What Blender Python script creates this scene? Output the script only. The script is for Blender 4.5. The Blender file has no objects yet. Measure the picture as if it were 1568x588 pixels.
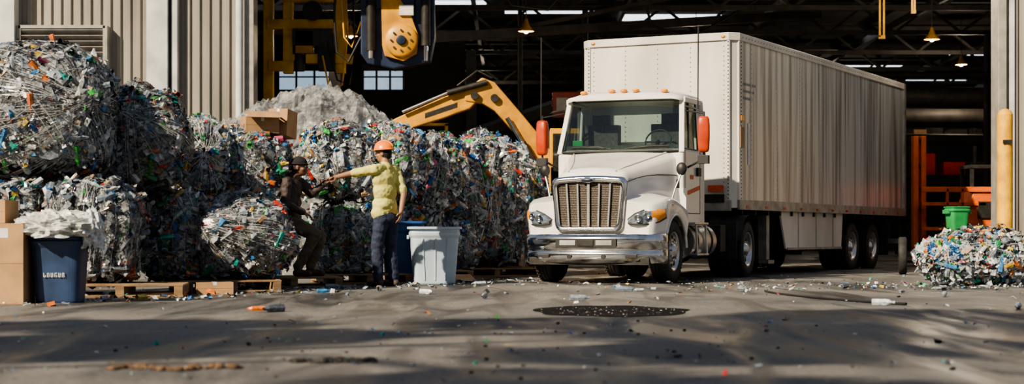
import bpy, bmesh, math, random
import numpy as np
from mathutils import Vector, Matrix, noise
random.seed(4)
SC = bpy.context.scene
COL = SC.collection

# ------------------------------------------------------------------ materials
def nt(m):
    m.use_nodes = True
    t = m.node_tree
    return t, t.nodes, t.links, t.nodes.get('Principled BSDF')

def mk(name, c, r=.5, m=0., var=.15, scale=6., bump=0., bscale=40., c2=None, stretch=(1,1,1), coat=0., emit=None, es=0., detail=6, lo=.35, hi=.65):
    M = bpy.data.materials.new(name)
    t, N, L, P = nt(M)
    tc = N.new('ShaderNodeTexCoord'); mp = N.new('ShaderNodeMapping')
    mp.inputs['Scale'].default_value = stretch
    L.new(tc.outputs['Object'], mp.inputs['Vector'])
    nz = N.new('ShaderNodeTexNoise'); nz.inputs['Scale'].default_value = scale; nz.inputs['Detail'].default_value = detail
    L.new(mp.outputs[0], nz.inputs['Vector'])
    cr = N.new('ShaderNodeValToRGB')
    if c2 is None:
        c2 = tuple(max(0, x*(1-var*2)) for x in c[:3])
    cr.color_ramp.elements[0].position = lo; cr.color_ramp.elements[0].color = (*c2[:3], 1)
    cr.color_ramp.elements[1].position = hi; cr.color_ramp.elements[1].color = (*c[:3], 1)
    L.new(nz.outputs['Fac'], cr.inputs['Fac'])
    L.new(cr.outputs['Color'], P.inputs['Base Color'])
    P.inputs['Roughness'].default_value = r
    P.inputs['Metallic'].default_value = m
    P.inputs['Coat Weight'].default_value = coat
    if emit:
        P.inputs['Emission Color'].default_value = (*emit, 1); P.inputs['Emission Strength'].default_value = es
    if bump:
        n2 = N.new('ShaderNodeTexNoise'); n2.inputs['Scale'].default_value = bscale; n2.inputs['Detail'].default_value = 5
        L.new(mp.outputs[0], n2.inputs['Vector'])
        b = N.new('ShaderNodeBump'); b.inputs['Strength'].default_value = bump; b.inputs['Distance'].default_value = .02
        L.new(n2.outputs['Fac'], b.inputs['Height']); L.new(b.outputs[0], P.inputs['Normal'])
    return M

def mk_attr(name, r=.35, spec=.5):
    M = bpy.data.materials.new(name); t, N, L, P = nt(M)
    a = N.new('ShaderNodeAttribute'); a.attribute_name = 'Col'
    nz = N.new('ShaderNodeTexNoise'); nz.inputs['Scale'].default_value = 25; nz.inputs['Detail'].default_value = 3
    tc = N.new('ShaderNodeTexCoord'); L.new(tc.outputs['Object'], nz.inputs['Vector'])
    mr = N.new('ShaderNodeMapRange'); mr.inputs['From Min'].default_value=.3; mr.inputs['From Max'].default_value=.7
    mr.inputs['To Min'].default_value=.45; mr.inputs['To Max'].default_value=1.08
    L.new(nz.outputs['Fac'], mr.inputs['Value'])
    v = N.new('ShaderNodeVectorMath'); v.operation='SCALE'
    L.new(a.outputs['Color'], v.inputs[0]); L.new(mr.outputs[0], v.inputs['Scale'])
    L.new(v.outputs[0], P.inputs['Base Color'])
    P.inputs['Roughness'].default_value = r; P.inputs['Specular IOR Level'].default_value = spec
    return M

def mk_glass(name, tint=(.75,.85,.83), refl=.25):
    M = bpy.data.materials.new(name); t, N, L, P = nt(M)
    N.remove(P); out = N.get('Material Output')
    tr = N.new('ShaderNodeBsdfTransparent')
    gl = N.new('ShaderNodeBsdfGlossy'); gl.inputs['Roughness'].default_value = .03
    nz = N.new('ShaderNodeTexNoise'); nz.inputs['Scale'].default_value = 2.0
    cr = N.new('ShaderNodeValToRGB'); cr.color_ramp.elements[0].color=(*[x*.75 for x in tint],1); cr.color_ramp.elements[1].color=(*tint,1)
    L.new(nz.outputs['Fac'], cr.inputs['Fac']); L.new(cr.outputs[0], tr.inputs['Color'])
    fr = N.new('ShaderNodeFresnel'); fr.inputs['IOR'].default_value = 1.5
    ad = N.new('ShaderNodeMath'); ad.operation='ADD'; ad.use_clamp=True; ad.inputs[1].default_value = refl
    L.new(fr.outputs[0], ad.inputs[0])
    mx = N.new('ShaderNodeMixShader'); L.new(ad.outputs[0], mx.inputs['Fac']); L.new(tr.outputs[0], mx.inputs[1]); L.new(gl.outputs[0], mx.inputs[2])
    L.new(mx.outputs[0], out.inputs['Surface'])
    return M

def mk_film(name, sc=5., lo=.42, hi=.68, mxv=.75, rough=.18, col=(.75,.77,.78)):
    # thin clear plastic film: transparent with milky glossy creases
    M = bpy.data.materials.new(name); t,N,L,P = nt(M); out=N.get('Material Output')
    tc=N.new('ShaderNodeTexCoord'); nz=N.new('ShaderNodeTexNoise'); nz.inputs['Scale'].default_value=sc; nz.inputs['Detail'].default_value=8; nz.inputs['Distortion'].default_value=1.5
    mp=N.new('ShaderNodeMapping'); mp.inputs['Scale'].default_value=(1,1,1.8); L.new(tc.outputs['Object'],mp.inputs[0]); L.new(mp.outputs[0],nz.inputs['Vector'])
    mr=N.new('ShaderNodeMapRange'); mr.inputs['From Min'].default_value=lo; mr.inputs['From Max'].default_value=hi; mr.inputs['To Min'].default_value=.08; mr.inputs['To Max'].default_value=mxv
    L.new(nz.outputs['Fac'],mr.inputs[0])
    P.inputs['Base Color'].default_value=(*col,1); P.inputs['Roughness'].default_value=rough; P.inputs['Specular IOR Level'].default_value=.8
    b=N.new('ShaderNodeBump'); b.inputs['Strength'].default_value=1; b.inputs['Distance'].default_value=.05
    n2=N.new('ShaderNodeTexNoise'); n2.inputs['Scale'].default_value=sc*2; n2.inputs['Detail'].default_value=6; n2.inputs['Distortion'].default_value=2
    L.new(mp.outputs[0],n2.inputs['Vector']); L.new(n2.outputs['Fac'],b.inputs['Height']); L.new(b.outputs[0],P.inputs['Normal'])
    tr=N.new('ShaderNodeBsdfTransparent'); tr.inputs['Color'].default_value=(.95,.96,.97,1)
    mx=N.new('ShaderNodeMixShader'); L.new(mr.outputs[0],mx.inputs[0]); L.new(tr.outputs[0],mx.inputs[1]); L.new(P.outputs[0],mx.inputs[2]); L.new(mx.outputs[0],out.inputs['Surface'])
    return M

M = {}
M['white'] = mk('truck_white', (.82,.80,.75), .26, 0, .06, 3, coat=.5)
M['twhite'] = mk('trailer_white', (.72,.69,.63), .38, .0, .1, 1.2, c2=(.50,.48,.43), stretch=(1,1,.35), bump=.05, bscale=3)
M['tside'] = mk('trailer_side_metal', (.66,.67,.67), .34, .45, .12, 2.2, c2=(.27,.27,.265), stretch=(1,3,.11), bump=.14, bscale=1.6, lo=.36, hi=.56)
M['rail'] = mk('rail_aluminium', (.42,.41,.39), .45, .5, .2, 5)
M['stencil'] = mk('faded_stencil', (.40,.40,.40), .6, 0, .2, 20)
M['chrome'] = mk('chrome', (.75,.75,.75), .13, 1, .2, 4)
M['alu'] = mk('aluminium', (.62,.62,.62), .3, .9, .12, 6)
M['rubber'] = mk('rubber', (.035,.034,.032), .75, 0, .25, 10, bump=.2)
M['black'] = mk('black_plastic', (.02,.02,.022), .5, 0, .2, 8)
M['frame'] = mk('frame_dark', (.035,.033,.03), .6, .3, .25, 8)
M['orange'] = mk('orange_plastic', (.50,.06,.015), .35, 0, .15, 6)
M['amber'] = mk('amber_lens', (.95,.35,.03), .2, 0, .1, 20)
M['red'] = mk('red_reflector', (.45,.03,.02), .3, 0, .1, 20)
M['redorange'] = mk('red_decal', (.7,.1,.04), .4, 0, .1, 20)
M['lamp'] = mk('headlamp_lens', (.36,.44,.52), .06, .6, .35, 18)
M['grille'] = mk('grille_mesh', (.20,.165,.13), .45, .5, .3, 60, bump=.5, bscale=150)
M['glass'] = mk_glass('cab_glass', (.62,.74,.71), .08)
M['seat'] = mk('seat_cloth', (.10,.09,.085), .9, 0, .2, 20)
M['pallet'] = mk('pallet_wood', (.30,.19,.10), .8, 0, .25, 4, bump=.2, stretch=(1,1,6))
M['card'] = mk('cardboard', (.46,.28,.14), .85, 0, .12, 5)
M['tape'] = mk('paper_label', (.75,.72,.66), .6, 0, .08, 10)
M['bluebin'] = mk('blue_bin_plastic', (.03,.06,.14), .45, 0, .2, 6)
M['blueb2'] = mk('blue_tub_plastic', (.03,.11,.32), .4, 0, .15, 6)
M['whitebin'] = mk('pale_bin_plastic', (.50,.61,.70), .5, 0, .08, 3)
M['greenbin'] = mk('green_tub_plastic', (.03,.32,.09), .4, 0, .15, 6)
M['corr'] = mk('corrugated_siding', (.37,.34,.29), .5, .1, .15, 1.1, c2=(.20,.185,.155), stretch=(1,1,.25), bump=.1)
M['column'] = mk('painted_column', (.66,.67,.65), .6, 0, .1, 2, c2=(.42,.44,.44))
M['louver'] = mk('louver_metal', (.40,.38,.34), .5, .2, .15, 5)
M['steel'] = mk('dark_steel', (.065,.058,.052), .6, .2, .25, 3)
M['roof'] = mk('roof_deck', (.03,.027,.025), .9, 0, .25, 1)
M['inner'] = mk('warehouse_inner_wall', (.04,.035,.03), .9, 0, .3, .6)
M['yellow'] = mk('yellow_machine_paint', (.72,.36,.03), .4, .0, .15, 3, c2=(.42,.20,.025))
M['yel2'] = mk('safety_yellow', (.85,.48,.03), .5, 0, .15, 4, c2=(.55,.28,.03))
M['navymetal'] = mk('navy_machine_paint', (.025,.04,.085), .4, .2, .2, 4)
M['orangem'] = mk('orange_machine_paint', (.80,.15,.015), .5, 0, .15, 4)
M['sky'] = mk('skylight_panel', (.9,.93,1), .5, 0, .05, 2, emit=(.85,.93,1), es=2.0)
M['bulb'] = mk('lamp_bulb', (1,.9,.7), .5, 0, .05, 2, emit=(1,.8,.55), es=.5)
M['win'] = mk('window_pane', (.5,.6,.7), .3, 0, .3, 5, emit=(.55,.75,.95), es=.6)
M['attr'] = mk_attr('shredded_plastic', .26, .6)
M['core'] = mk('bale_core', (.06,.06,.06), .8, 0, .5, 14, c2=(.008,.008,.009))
M['wrap'] = mk_film('stretch_wrap_film', 4.5, .46, .76, .55, .09, (.62,.66,.70))
M['bark'] = mk('bark', (.10,.07,.05), .9, 0, .3, 5, bump=.4)
M['mud'] = mk('dried_mud', (.16,.10,.06), .9, 0, .3, 12, bump=.4)
M['skinA'] = mk('skin_tan', (.36,.19,.11), .5, 0, .08, 12)
M['skinB'] = mk('skin_brown', (.18,.09,.055), .5, 0, .08, 12)
M['shirt'] = mk('lime_shirt', (.66,.62,.20), .85, 0, .1, 9, c2=(.54,.50,.15), bump=.15, bscale=18)
M['navy'] = mk('navy_trousers', (.030,.042,.085), .85, 0, .2, 9, bump=.15, bscale=18)
M['jacket'] = mk('brown_jacket', (.055,.038,.036), .7, 0, .25, 9, bump=.2, bscale=18)
M['khaki'] = mk('khaki_trousers', (.13,.10,.066), .85, 0, .2, 9, bump=.2, bscale=18)
M['shoe'] = mk('work_boots', (.09,.07,.055), .7, 0, .2, 14)
M['shoe2'] = mk('brown_boots', (.10,.05,.03), .7, 0, .2, 14)
M['hat'] = mk('orange_hard_hat', (.95,.25,.02), .3, 0, .06, 6, coat=.3)
M['beanie'] = mk('black_knit', (.015,.015,.017), .9, 0, .2, 30, bump=.4)
M['hair'] = mk('dark_hair', (.02,.015,.012), .8, 0, .2, 30)
M['eye'] = mk('eye_white', (.7,.68,.64), .3, 0, .03, 9)
M['sheet'] = mk_film('plastic_sheet', 2.6, .36, .70, .80, .08, (.40,.41,.41))
M['heapcore'] = mk('heap_under_sheet', (.22,.22,.21), .6, 0, .4, 5, c2=(.03,.03,.03), bump=.5, bscale=8)

# ------------------------------------------------------------------ mesh builder
def empty(name, loc=(0,0,0), rz=0., sc=1.):
    e = bpy.data.objects.new(name, None); COL.objects.link(e)
    e.location = loc; e.rotation_euler = (0,0,rz); e.empty_display_size=.2; e.scale=(sc,sc,sc)
    return e

class MB:
    def __init__(s): s.v=[]; s.f=[]; s.m=[]; s.s=[]; s.mats=[]
    def mi(s, k):
        if k not in s.mats: s.mats.append(k)
        return s.mats.index(k)
    def add(s, vs, fs, k, smooth=False):
        o=len(s.v); s.v += [tuple(x) for x in vs]; i=s.mi(k)
        for f in fs:
            s.f.append([a+o for a in f]); s.m.append(i); s.s.append(smooth)
    def box(s, c, d, k, R=None):
        c=Vector(c); vs=[]
        for x in (-.5,.5):
            for y in (-.5,.5):
                for z in (-.5,.5):
                    q=Vector((x*d[0],y*d[1],z*d[2]))
                    if R is not None: q = R@q
                    vs.append(c+q)
        s.add(vs,[(0,1,3,2),(4,6,7,5),(0,4,5,1),(2,3,7,6),(0,2,6,4),(1,5,7,3)],k)
    def b2(s, x0,x1,y0,y1,z0,z1,k):
        s.box(((x0+x1)/2,(y0+y1)/2,(z0+z1)/2),(abs(x1-x0),abs(y1-y0),abs(z1-z0)),k)
    def beam(s,p1,p2,w,h,k):
        p1=Vector(p1);p2=Vector(p2);d=(p2-p1);l=d.length;d.normalize()
        up=Vector((0,0,1)) if abs(d.z)<.95 else Vector((0,1,0))
        x=d.cross(up).normalized(); z=x.cross(d).normalized()
        R=Matrix((x,d,z)).transposed()
        s.box((p1+p2)/2,(w,l,h),k,R)
    def cyl(s,p1,p2,r1,r2=None,k='black',seg=20,caps=True,smooth=True):
        if r2 is None: r2=r1
        p1=Vector(p1);p2=Vector(p2);d=(p2-p1).normalized()
        a=d.orthogonal().normalized(); b=d.cross(a)
        vs=[]
        for p,r in ((p1,r1),(p2,r2)):
            for i in range(seg):
                t=2*math.pi*i/seg; vs.append(p+a*math.cos(t)*r+b*math.sin(t)*r)
        fs=[(i,(i+1)%seg,seg+(i+1)%seg,seg+i) for i in range(seg)]
        s.add(vs,fs,k,smooth)
        if caps:
            s.add(vs[:seg],[tuple(range(seg))[::-1]],k); s.add(vs[seg:],[tuple(range(seg))],k)
    def tube(s,pts,r,k,seg=8):
        pts=[Vector(p) for p in pts]; vs=[]; n=len(pts)
        for i,p in enumerate(pts):
            d=(pts[min(i+1,n-1)]-pts[max(i-1,0)]).normalized()
            up=Vector((0,0,1)) if abs(d.z)<.9 else Vector((1,0,0))
            a=d.cross(up).normalized(); b=d.cross(a)
            for j in range(seg):
                t=2*math.pi*j/seg; vs.append(p+(a*math.cos(t)+b*math.sin(t))*r)
        fs=[]
        for i in range(n-1):
            for j in range(seg):
                fs.append((i*seg+j,i*seg+(j+1)%seg,(i+1)*seg+(j+1)%seg,(i+1)*seg+j))
        s.add(vs,fs,k,True)
    def rev(s,prof,o,ax,k,seg=32,smooth=True):
        o=Vector(o);ax=Vector(ax).normalized();a=ax.orthogonal().normalized();b=ax.cross(a);vs=[]
        for r,h in prof:
            for j in range(seg):
                t=2*math.pi*j/seg; vs.append(o+ax*h+(a*math.cos(t)+b*math.sin(t))*r)
        fs=[]
        for i in range(len(prof)-1):
            for j in range(seg):
                fs.append((i*seg+j,i*seg+(j+1)%seg,(i+1)*seg+(j+1)%seg,(i+1)*seg+j))
        s.add(vs,fs,k,smooth)
    def ext(s,poly,vec,k):
        poly=[Vector(p) for p in poly]; v=Vector(vec); n=len(poly)
        s.add(poly+[p+v for p in poly],[tuple(range(n))[::-1],tuple(range(n,2*n))]+[(i,(i+1)%n,n+(i+1)%n,n+i) for i in range(n)],k)
    def grid(s,rows,k,smooth=True,close=False):
        n=len(rows[0]); vs=[p for r in rows for p in r]; fs=[]
        for i in range(len(rows)-1):
            for j in range(n if close else n-1):
                fs.append((i*n+j,i*n+(j+1)%n,(i+1)*n+(j+1)%n,(i+1)*n+j))
        s.add(vs,fs,k,smooth)
    def ell(s,c,r,k,seg=16,rings=10,R=None):
        c=Vector(c); rows=[]
        for i in range(rings+1):
            ph=math.pi*i/rings; row=[]
            for j in range(seg):
                t=2*math.pi*j/seg
                q=Vector((r[0]*math.sin(ph)*math.cos(t),r[1]*math.sin(ph)*math.sin(t),r[2]*math.cos(ph)))
                if R is not None: q=R@q
                row.append(c+q)
            rows.append(row)
        s.grid(rows,k,True,True)
    def fin(s,name,parent=None,bevel=0,seg=2,sub=0,loc=None,rz=0):
        me=bpy.data.meshes.new(name); me.from_pydata(s.v,[],s.f)
        for k in s.mats: me.materials.append(M[k])
        me.polygons.foreach_set('material_index',s.m); me.polygons.foreach_set('use_smooth',s.s)
        me.update()
        ob=bpy.data.objects.new(name,me); COL.objects.link(ob)
        if parent: ob.parent=parent
        if loc: ob.location=loc
        ob.rotation_euler[2]=rz
        if bevel:
            b=ob.modifiers.new('bev','BEVEL'); b.width=bevel; b.segments=seg; b.limit_method='ANGLE'; b.angle_limit=math.radians(40)
        if sub:
            m=ob.modifiers.new('sub','SUBSURF'); m.levels=sub; m.render_levels=sub
        return ob

# ------------------------------------------------------------------ ground
def ground():
    m=bpy.data.materials.new('asphalt'); t,N,L,P=nt(m)
    tc=N.new('ShaderNodeTexCoord')
    def noi(sc,det,st=(1,1,1),dist=0):
        mp=N.new('ShaderNodeMapping'); mp.inputs['Scale'].default_value=st; L.new(tc.outputs['Object'],mp.inputs[0])
        n=N.new('ShaderNodeTexNoise'); n.inputs['Scale'].default_value=sc; n.inputs['Detail'].default_value=det; n.inputs['Distortion'].default_value=dist
        L.new(mp.outputs[0],n.inputs['Vector']); return n
    a=noi(.45,8,dist=.5); b=noi(30,4); w=noi(.9,6,(2.2,.35,1),1.0)
    r1=N.new('ShaderNodeValToRGB'); r1.color_ramp.elements[0].position=.3; r1.color_ramp.elements[0].color=(.09,.09,.09,1); r1.color_ramp.elements[1].position=.7; r1.color_ramp.elements[1].color=(.25,.235,.21,1)
    L.new(a.outputs['Fac'],r1.inputs[0])
    r2=N.new('ShaderNodeValToRGB'); r2.color_ramp.elements[0].position=.3; r2.color_ramp.elements[0].color=(.55,.55,.55,1); r2.color_ramp.elements[1].position=.7; r2.color_ramp.elements[1].color=(1.15,1.15,1.15,1)
    L.new(b.outputs['Fac'],r2.inputs[0])
    r3=N.new('ShaderNodeValToRGB'); r3.color_ramp.elements[0].position=.38; r3.color_ramp.elements[0].color=(.34,.34,.36,1); r3.color_ramp.elements[1].position=.54; r3.color_ramp.elements[1].color=(1,1,1,1)
    L.new(w.outputs['Fac'],r3.inputs[0])
    def mul(x,y):
        q=N.new('ShaderNodeMix'); q.data_type='RGBA'; q.blend_type='MULTIPLY'; q.inputs['Factor'].default_value=1
        L.new(x,q.inputs['A']); L.new(y,q.inputs['B']); return q.outputs['Result']
    c=mul(mul(r1.outputs[0],r2.outputs[0]),r3.outputs[0])
    L.new(c,P.inputs['Base Color'])
    rr=N.new('ShaderNodeMapRange'); rr.inputs['To Min'].default_value=.28; rr.inputs['To Max'].default_value=.75; rr.inputs['From Min'].default_value=.35; rr.inputs['From Max'].default_value=.6
    L.new(w.outputs['Fac'],rr.inputs[0]); L.new(rr.outputs[0],P.inputs['Roughness'])
    P.inputs['Specular IOR Level'].default_value=.4
    bp=N.new('ShaderNodeBump'); bp.inputs['Strength'].default_value=.45; bp.inputs['Distance'].default_value=.02
    n4=noi(12,8); L.new(n4.outputs['Fac'],bp.inputs['Height']); L.new(bp.outputs[0],P.inputs['Normal'])
    M['asphalt']=m
    g=MB(); g.add([(-60,-30,0),(60,-30,0),(60,90,0),(-60,90,0)],[(0,1,2,3)],'asphalt'); g.fin('ground')
ground()

# ------------------------------------------------------------------ building shell
WY=32.5
def corr(x0,x1,y,z0,z1,name,pitch=.19,dep=.045,k='corr'):
    g=MB(); rows=[[],[]]; x=x0
    while x<x1:
        for dx,dd in ((0,0),(pitch*.45,0),(pitch*.55,-dep),(pitch*.9,-dep)):
            xx=min(x+dx,x1)
            rows[0].append((xx,y+dd,z0)); rows[1].append((xx,y+dd,z1))
        x+=pitch
    g.grid(rows,k,False)
    g.b2(x0,x1,y+.05,y+.2,z0,z1,'inner')
    return g
g=corr(-13,-5.05,WY,0,9,'w')
for z in (2.2,5.9): g.b2(-13,-5.05,WY-.08,WY-.04,z,z+.05,'louver')
g.fin('wall_front_left')
g=corr(9.33,13,WY,0,9,'w'); g.fin('wall_front_right')
g=MB()
g.b2(-6.95,-6.55,WY-.3,WY-.02,0,9,'column'); g.b2(-6.5,-6.38,WY-.22,WY-.02,0,9,'column')
g.fin('trim_1',bevel=.01)
g=MB(); g.b2(-10.2,-9.45,WY-.35,WY-.02,0,9,'column'); g.fin('trim_2',bevel=.01)
g=MB(); g.b2(-5.12,-4.94,WY-.12,WY+.4,0,9,'louver'); g.cyl((-5.2,WY-.2,0),(-5.2,WY-.2,9),.07,k='column'); g.fin('trim_3',bevel=.01)
g=MB(); g.b2(9.29,9.45,WY-.15,WY+.35,0,9,'louver'); g.b2(9.52,9.62,WY-.1,WY,0,9,'column'); g.fin('trim_4',bevel=.01)
g=MB(); g.b2(-5,9.4,WY,WY+.3,6.1,9,'corr'); g.fin('wall_front_header')
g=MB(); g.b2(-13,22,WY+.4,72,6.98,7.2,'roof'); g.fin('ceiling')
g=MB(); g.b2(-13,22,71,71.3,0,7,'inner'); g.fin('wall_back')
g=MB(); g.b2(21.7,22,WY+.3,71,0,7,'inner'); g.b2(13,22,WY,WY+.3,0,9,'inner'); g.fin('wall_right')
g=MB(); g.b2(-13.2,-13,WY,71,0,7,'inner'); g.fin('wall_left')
g=MB(); g.b2(-13,-1.4,50,50.2,0,4.95,'inner'); g.b2(-13,-6.9,50,50.2,4.95,5.7,'inner'); g.b2(-5.3,-4.4,50,50.2,4.95,5.7,'inner'); g.b2(-3.2,-1.4,50,50.2,4.95,5.7,'inner'); g.b2(-13,-1.4,50,50.2,5.7,6.95,'inner')
g.fin('wall_partition')
for i,(a,b) in enumerate(((-6.9,-5.3),(-4.4,-3.2))):
    g=MB(); g.b2(a,b,50.06,50.1,4.95,5.55,'win')
    for k in range(4): xx=a+(b-a)*k/3; g.b2(xx-.03,xx+.03,49.97,50.03,4.95,5.7,'steel')
    g.b2(a,b,49.97,50.05,5.5,5.7,'steel')
    g.b2(a,b,49.97,50.03,5.3,5.34,'steel'); g.fin('window_%d'%(i+1))
# louver vent
g=MB(); g.b2(-9.4,-7.75,WY-.16,WY-.1,3.5,4.6,'steel')
for i in range(10):
    z=3.56+i*.107
    g.box((-8.58,WY-.2,z),(1.62,.12,.015),'louver',Matrix.Rotation(math.radians(-42),3,'X'))
for x in (-9.4,-7.75): g.b2(x-.04,x+.04,WY-.26,WY-.05,3.46,4.64,'louver')
for z in (3.48,4.62): g.b2(-9.4,-7.75,WY-.26,WY-.05,z-.03,z+.03,'louver')
g.fin('louver_vent')
# roof trusses
g=MB()
for y in range(36,71,5):
    g.beam((-13,y,6.85),(21.7,y,6.85),.18,.16,'steel'); g.beam((-13,y,6.15),(21.7,y,6.15),.14,.12,'steel')
    x=-13
    while x<21:
        g.beam((x,y,6.15),(x+.9,y,6.85),.07,.07,'steel'); g.beam((x+.9,y,6.85),(x+1.8,y,6.15),.07,.07,'steel'); x+=1.8
for x in (-9,-5,-1,3,7,11,15,19): g.beam((x,WY+.5,6.7),(x,71,6.7),.1,.2,'steel')
g.beam((-3,38,5.0),(8,44,6.4),.12,.22,'steel')
g.beam((-1.5,40,5.2),(4,40,6.3),.1,.1,'steel')
g.fin('roof_trusses')
g=MB()
for (x,y) in ((-1.2,50),(4,52),(13,46),(17.5,52),(9.5,60),(-4.6,44),(13.3,58)):
    g.b2(x-.15,x+.15,y-.15,y+.15,0,6.1,'steel')
g.fin('steel_columns')
g=MB()
for (x0,x1,y0,y1) in ((12.3,14.4,62,63),(15.2,17,58,58.9),(-2.2,-.7,45.6,46.6),(-.2,2.5,47,47.8),(15,18.5,69,70),(3.2,6,48.5,49.4),(-8,-4,40,41),(8,11,52,52.8)):
    g.b2(x0,x1,y0,y1,6.9,6.97,'sky')
g.fin('skylights')
g=MB()
g.cyl((9.8,55,5.2),(21,55,5.0),.35,k='steel'); g.cyl((9.8,50,4.1),(21,50,4.1),.28,k='steel'); g.cyl((0,57,5.4),(14,57,5.6),.2,k='steel')
g.cyl((9.3,46.6,3.3),(19,46.6,3.2),.16,k='steel'); g.cyl((9.3,45,4.9),(19,45,4.9),.1,k='steel')
g.tube([(3.0,40,6.6),(3.3,40,5.6),(4.2,40,5.3),(5.2,41,5.9),(6.2,41,6.5)],.035,'black')
g.tube([(-.5,38,6.6),(0,38,5.8),(.8,38,5.7),(1.5,38,6.5)],.03,'black')
g.cyl((.2,42,0),(.2,42,6.5),.06,k='steel'); g.cyl((1.9,44,0),(1.9,44,6.6),.08,k='steel')
g.fin('overhead_ducts')
g=MB()
g.beam((-1.2,44,3.2),(4.5,47,5.4),1.0,.25,'steel')
for t in (0,.33,.66,1): x=-1.2+5.7*t; y=44+3*t; z=3.1+2.2*t; g.b2(x-.07,x+.07,y-.4,y-.3,0,z,'steel'); g.b2(x-.07,x+.07,y+.3,y+.4,0,z,'steel')
g.b2(-3.4,-1.8,45,46.5,0,3.0,'steel'); g.b2(-3.5,-1.7,44.9,45,2.6,2.75,'yel2'); g.b2(-3.5,-3.42,44.9,45,2.75,3.6,'yel2'); g.b2(-1.78,-1.7,44.9,45,2.75,3.6,'yel2'); g.b2(-3.5,-1.7,44.9,45,3.55,3.62,'yel2')
g.fin('sorting_conveyor')
g=MB(); g.b2(1.0,1.7,41.9,42.1,3.55,4.2,'orange'); g.b2(1.1,1.4,41.85,41.9,3.7,4.05,'tape'); g.fin('red_sign_box',bevel=.02)
def plight(name,loc,e,col=(1,.82,.6),r=.12,parent=None):
    l=bpy.data.lights.new(name,'POINT'); l.energy=e; l.color=col; l.shadow_soft_size=r
    o=bpy.data.objects.new(name,l); COL.objects.link(o); o.location=loc
    if parent: o.parent=parent
for (x,y,z,en) in ((.3,36,5.0,60),(9.3,37.5,5.0,80),(-4,42,5.6,130),(5,46,5.6,130),(13,49,5.6,180),(-1,60,5.6,100),(12.2,64.5,5.6,160)):  # nearest pair are real; the deeper lamps are added to brighten the interior
    e=empty('pendant_lamp',(x,y,z))
    g=MB(); g.rev([(.03,.25),(.05,.18),(.08,.1),(.16,0),(.17,-.02)],(0,0,0),(0,0,1),'yellow',20); g.cyl((0,0,.2),(0,0,6.98-z),.012,k='steel',seg=6); g.ell((0,0,0),(.06,.06,.07),'bulb')
    g.fin('shade',e); plight('lamp_light',(0,0,-.2),en,parent=e)
g=MB()
for (x,y,z0,w) in ((7.65,35,4.75,.13),(8.35,35.2,5.3,.1)):
    g.b2(x-w/2,x-w/2+.04,y,y+.02,z0,6.98,'yel2'); g.b2(x+w/2-.04,x+w/2,y+.03,y+.05,z0,6.98,'yel2'); g.b2(x-w/2,x+w/2,y,y+.05,z0-.04,z0+.03,'yel2')
g.fin('lifting_straps')
g=MB()
for lev in range(4):
    z=.3+lev*1.05; g.b2(9.6,16.5,52,53.2,z,z+.1,'steel')
    x=9.7
    while x<16.2:
        w=random.uniform(.3,.7);h=random.uniform(.25,.75)
        g.b2(x,x+w,52.1,53,z+.1,z+.1+h,random.choice(['steel','steel','red','card','tape','navymetal','steel'])); x+=w+random.uniform(.05,.4)
for x in (9.6,11.9,14.2,16.5): g.b2(x-.05,x+.05,51.95,52.05,0,4.3,'steel')
g.fin('storage_rack')

# ------------------------------------------------------------------ grapple crane (top)
e=empty('overhead_grapple_crane',(-2.25,33.9,0))
g=MB()
g.ext([(-.76,-.25,4.25),(-.62,-.25,4.05),(-.1,-.25,3.95),(.62,-.25,4.1),(.72,-.25,4.6),(.66,-.25,6.9),(.35,-.25,6.9),(.3,-.25,4.9),(-.30,-.25,4.9),(-.40,-.25,6.9),(-.76,-.25,6.9)],(0,.5,0),'navymetal')
g.fin('housing',e,.03)
g=MB()
g.ext([(-.32,-.36,4.4),(-.27,-.36,4.2),(.1,-.36,4.1),(.36,-.36,4.25),(.40,-.36,4.6),(.25,-.36,5.0),(.05,-.36,5.3),(.0,-.36,6.8),(-.38,-.36,6.8)],(0,.12,0),'yellow')
g.rev([(0,-.1),(.28,-.1),(.33,-.06),(.33,0)],(.06,-.36,4.5),(0,1,0),'yellow',28)
g.rev([(0,-.16),(.09,-.16),(.1,-.1)],(.06,-.36,4.5),(0,1,0),'navymetal',18)
for i in range(8):
    a=i*math.pi/4; g.cyl((.06+.2*math.cos(a),-.46,4.5+.2*math.sin(a)),(.06+.2*math.cos(a),-.5,4.5+.2*math.sin(a)),.022,k='steel',seg=8)
g.fin('arm_plate',e,.012)
g=MB(); g.cyl((-.55,-.35,4.3),(-.55,-.35,6.9),.09,k='frame'); g.cyl((.54,-.35,4.4),(.54,-.35,6.9),.09,k='frame'); g.cyl((.54,-.35,4.1),(.54,-.35,4.5),.05,k='chrome'); g.cyl((-.55,-.38,4.15),(-.55,-.38,4.5),.05,k='alu')
g.b2(-.45,.3,-.3,.2,5.15,5.6,'navymetal'); g.b2(.02,.3,-.42,-.3,5.0,5.2,'tape')
g.tube([(-.75,-.2,4.6),(-1.0,-.2,4.1),(-1.25,-.1,4.3),(-1.3,-.1,5),(-1.2,0,6.9)],.025,'black')
g.tube([(-.75,-.2,4.9),(-.95,-.1,4.4),(-1.1,-.1,4.6),(-1.15,-.1,5.4),(-1.1,0,6.9)],.02,'yel2')
g.fin('hydraulics',e)
e=empty('yellow_gantry',(-4.35,34.6,0))
g=MB()
for x in (-.62,-.22,.85): g.b2(x-.10,x+.10,-.1,.1,3.95 if x>-.5 else 0,6.97,'yel2')
g.b2(-.65,1.0,-.12,.1,4.85,5.05,'yel2'); g.b2(-.62,-.1,-.12,.1,4.0,4.2,'yel2'); g.b2(.15,1.1,-.14,.12,4.15,4.34,'yel2'); g.b2(-.3,.85,-.12,.1,5.4,5.7,'yel2')
g.beam((-.2,-.05,4.2),(.8,-.05,4.9),.08,.12,'yel2')
g.fin('frame',e,.01)
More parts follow.
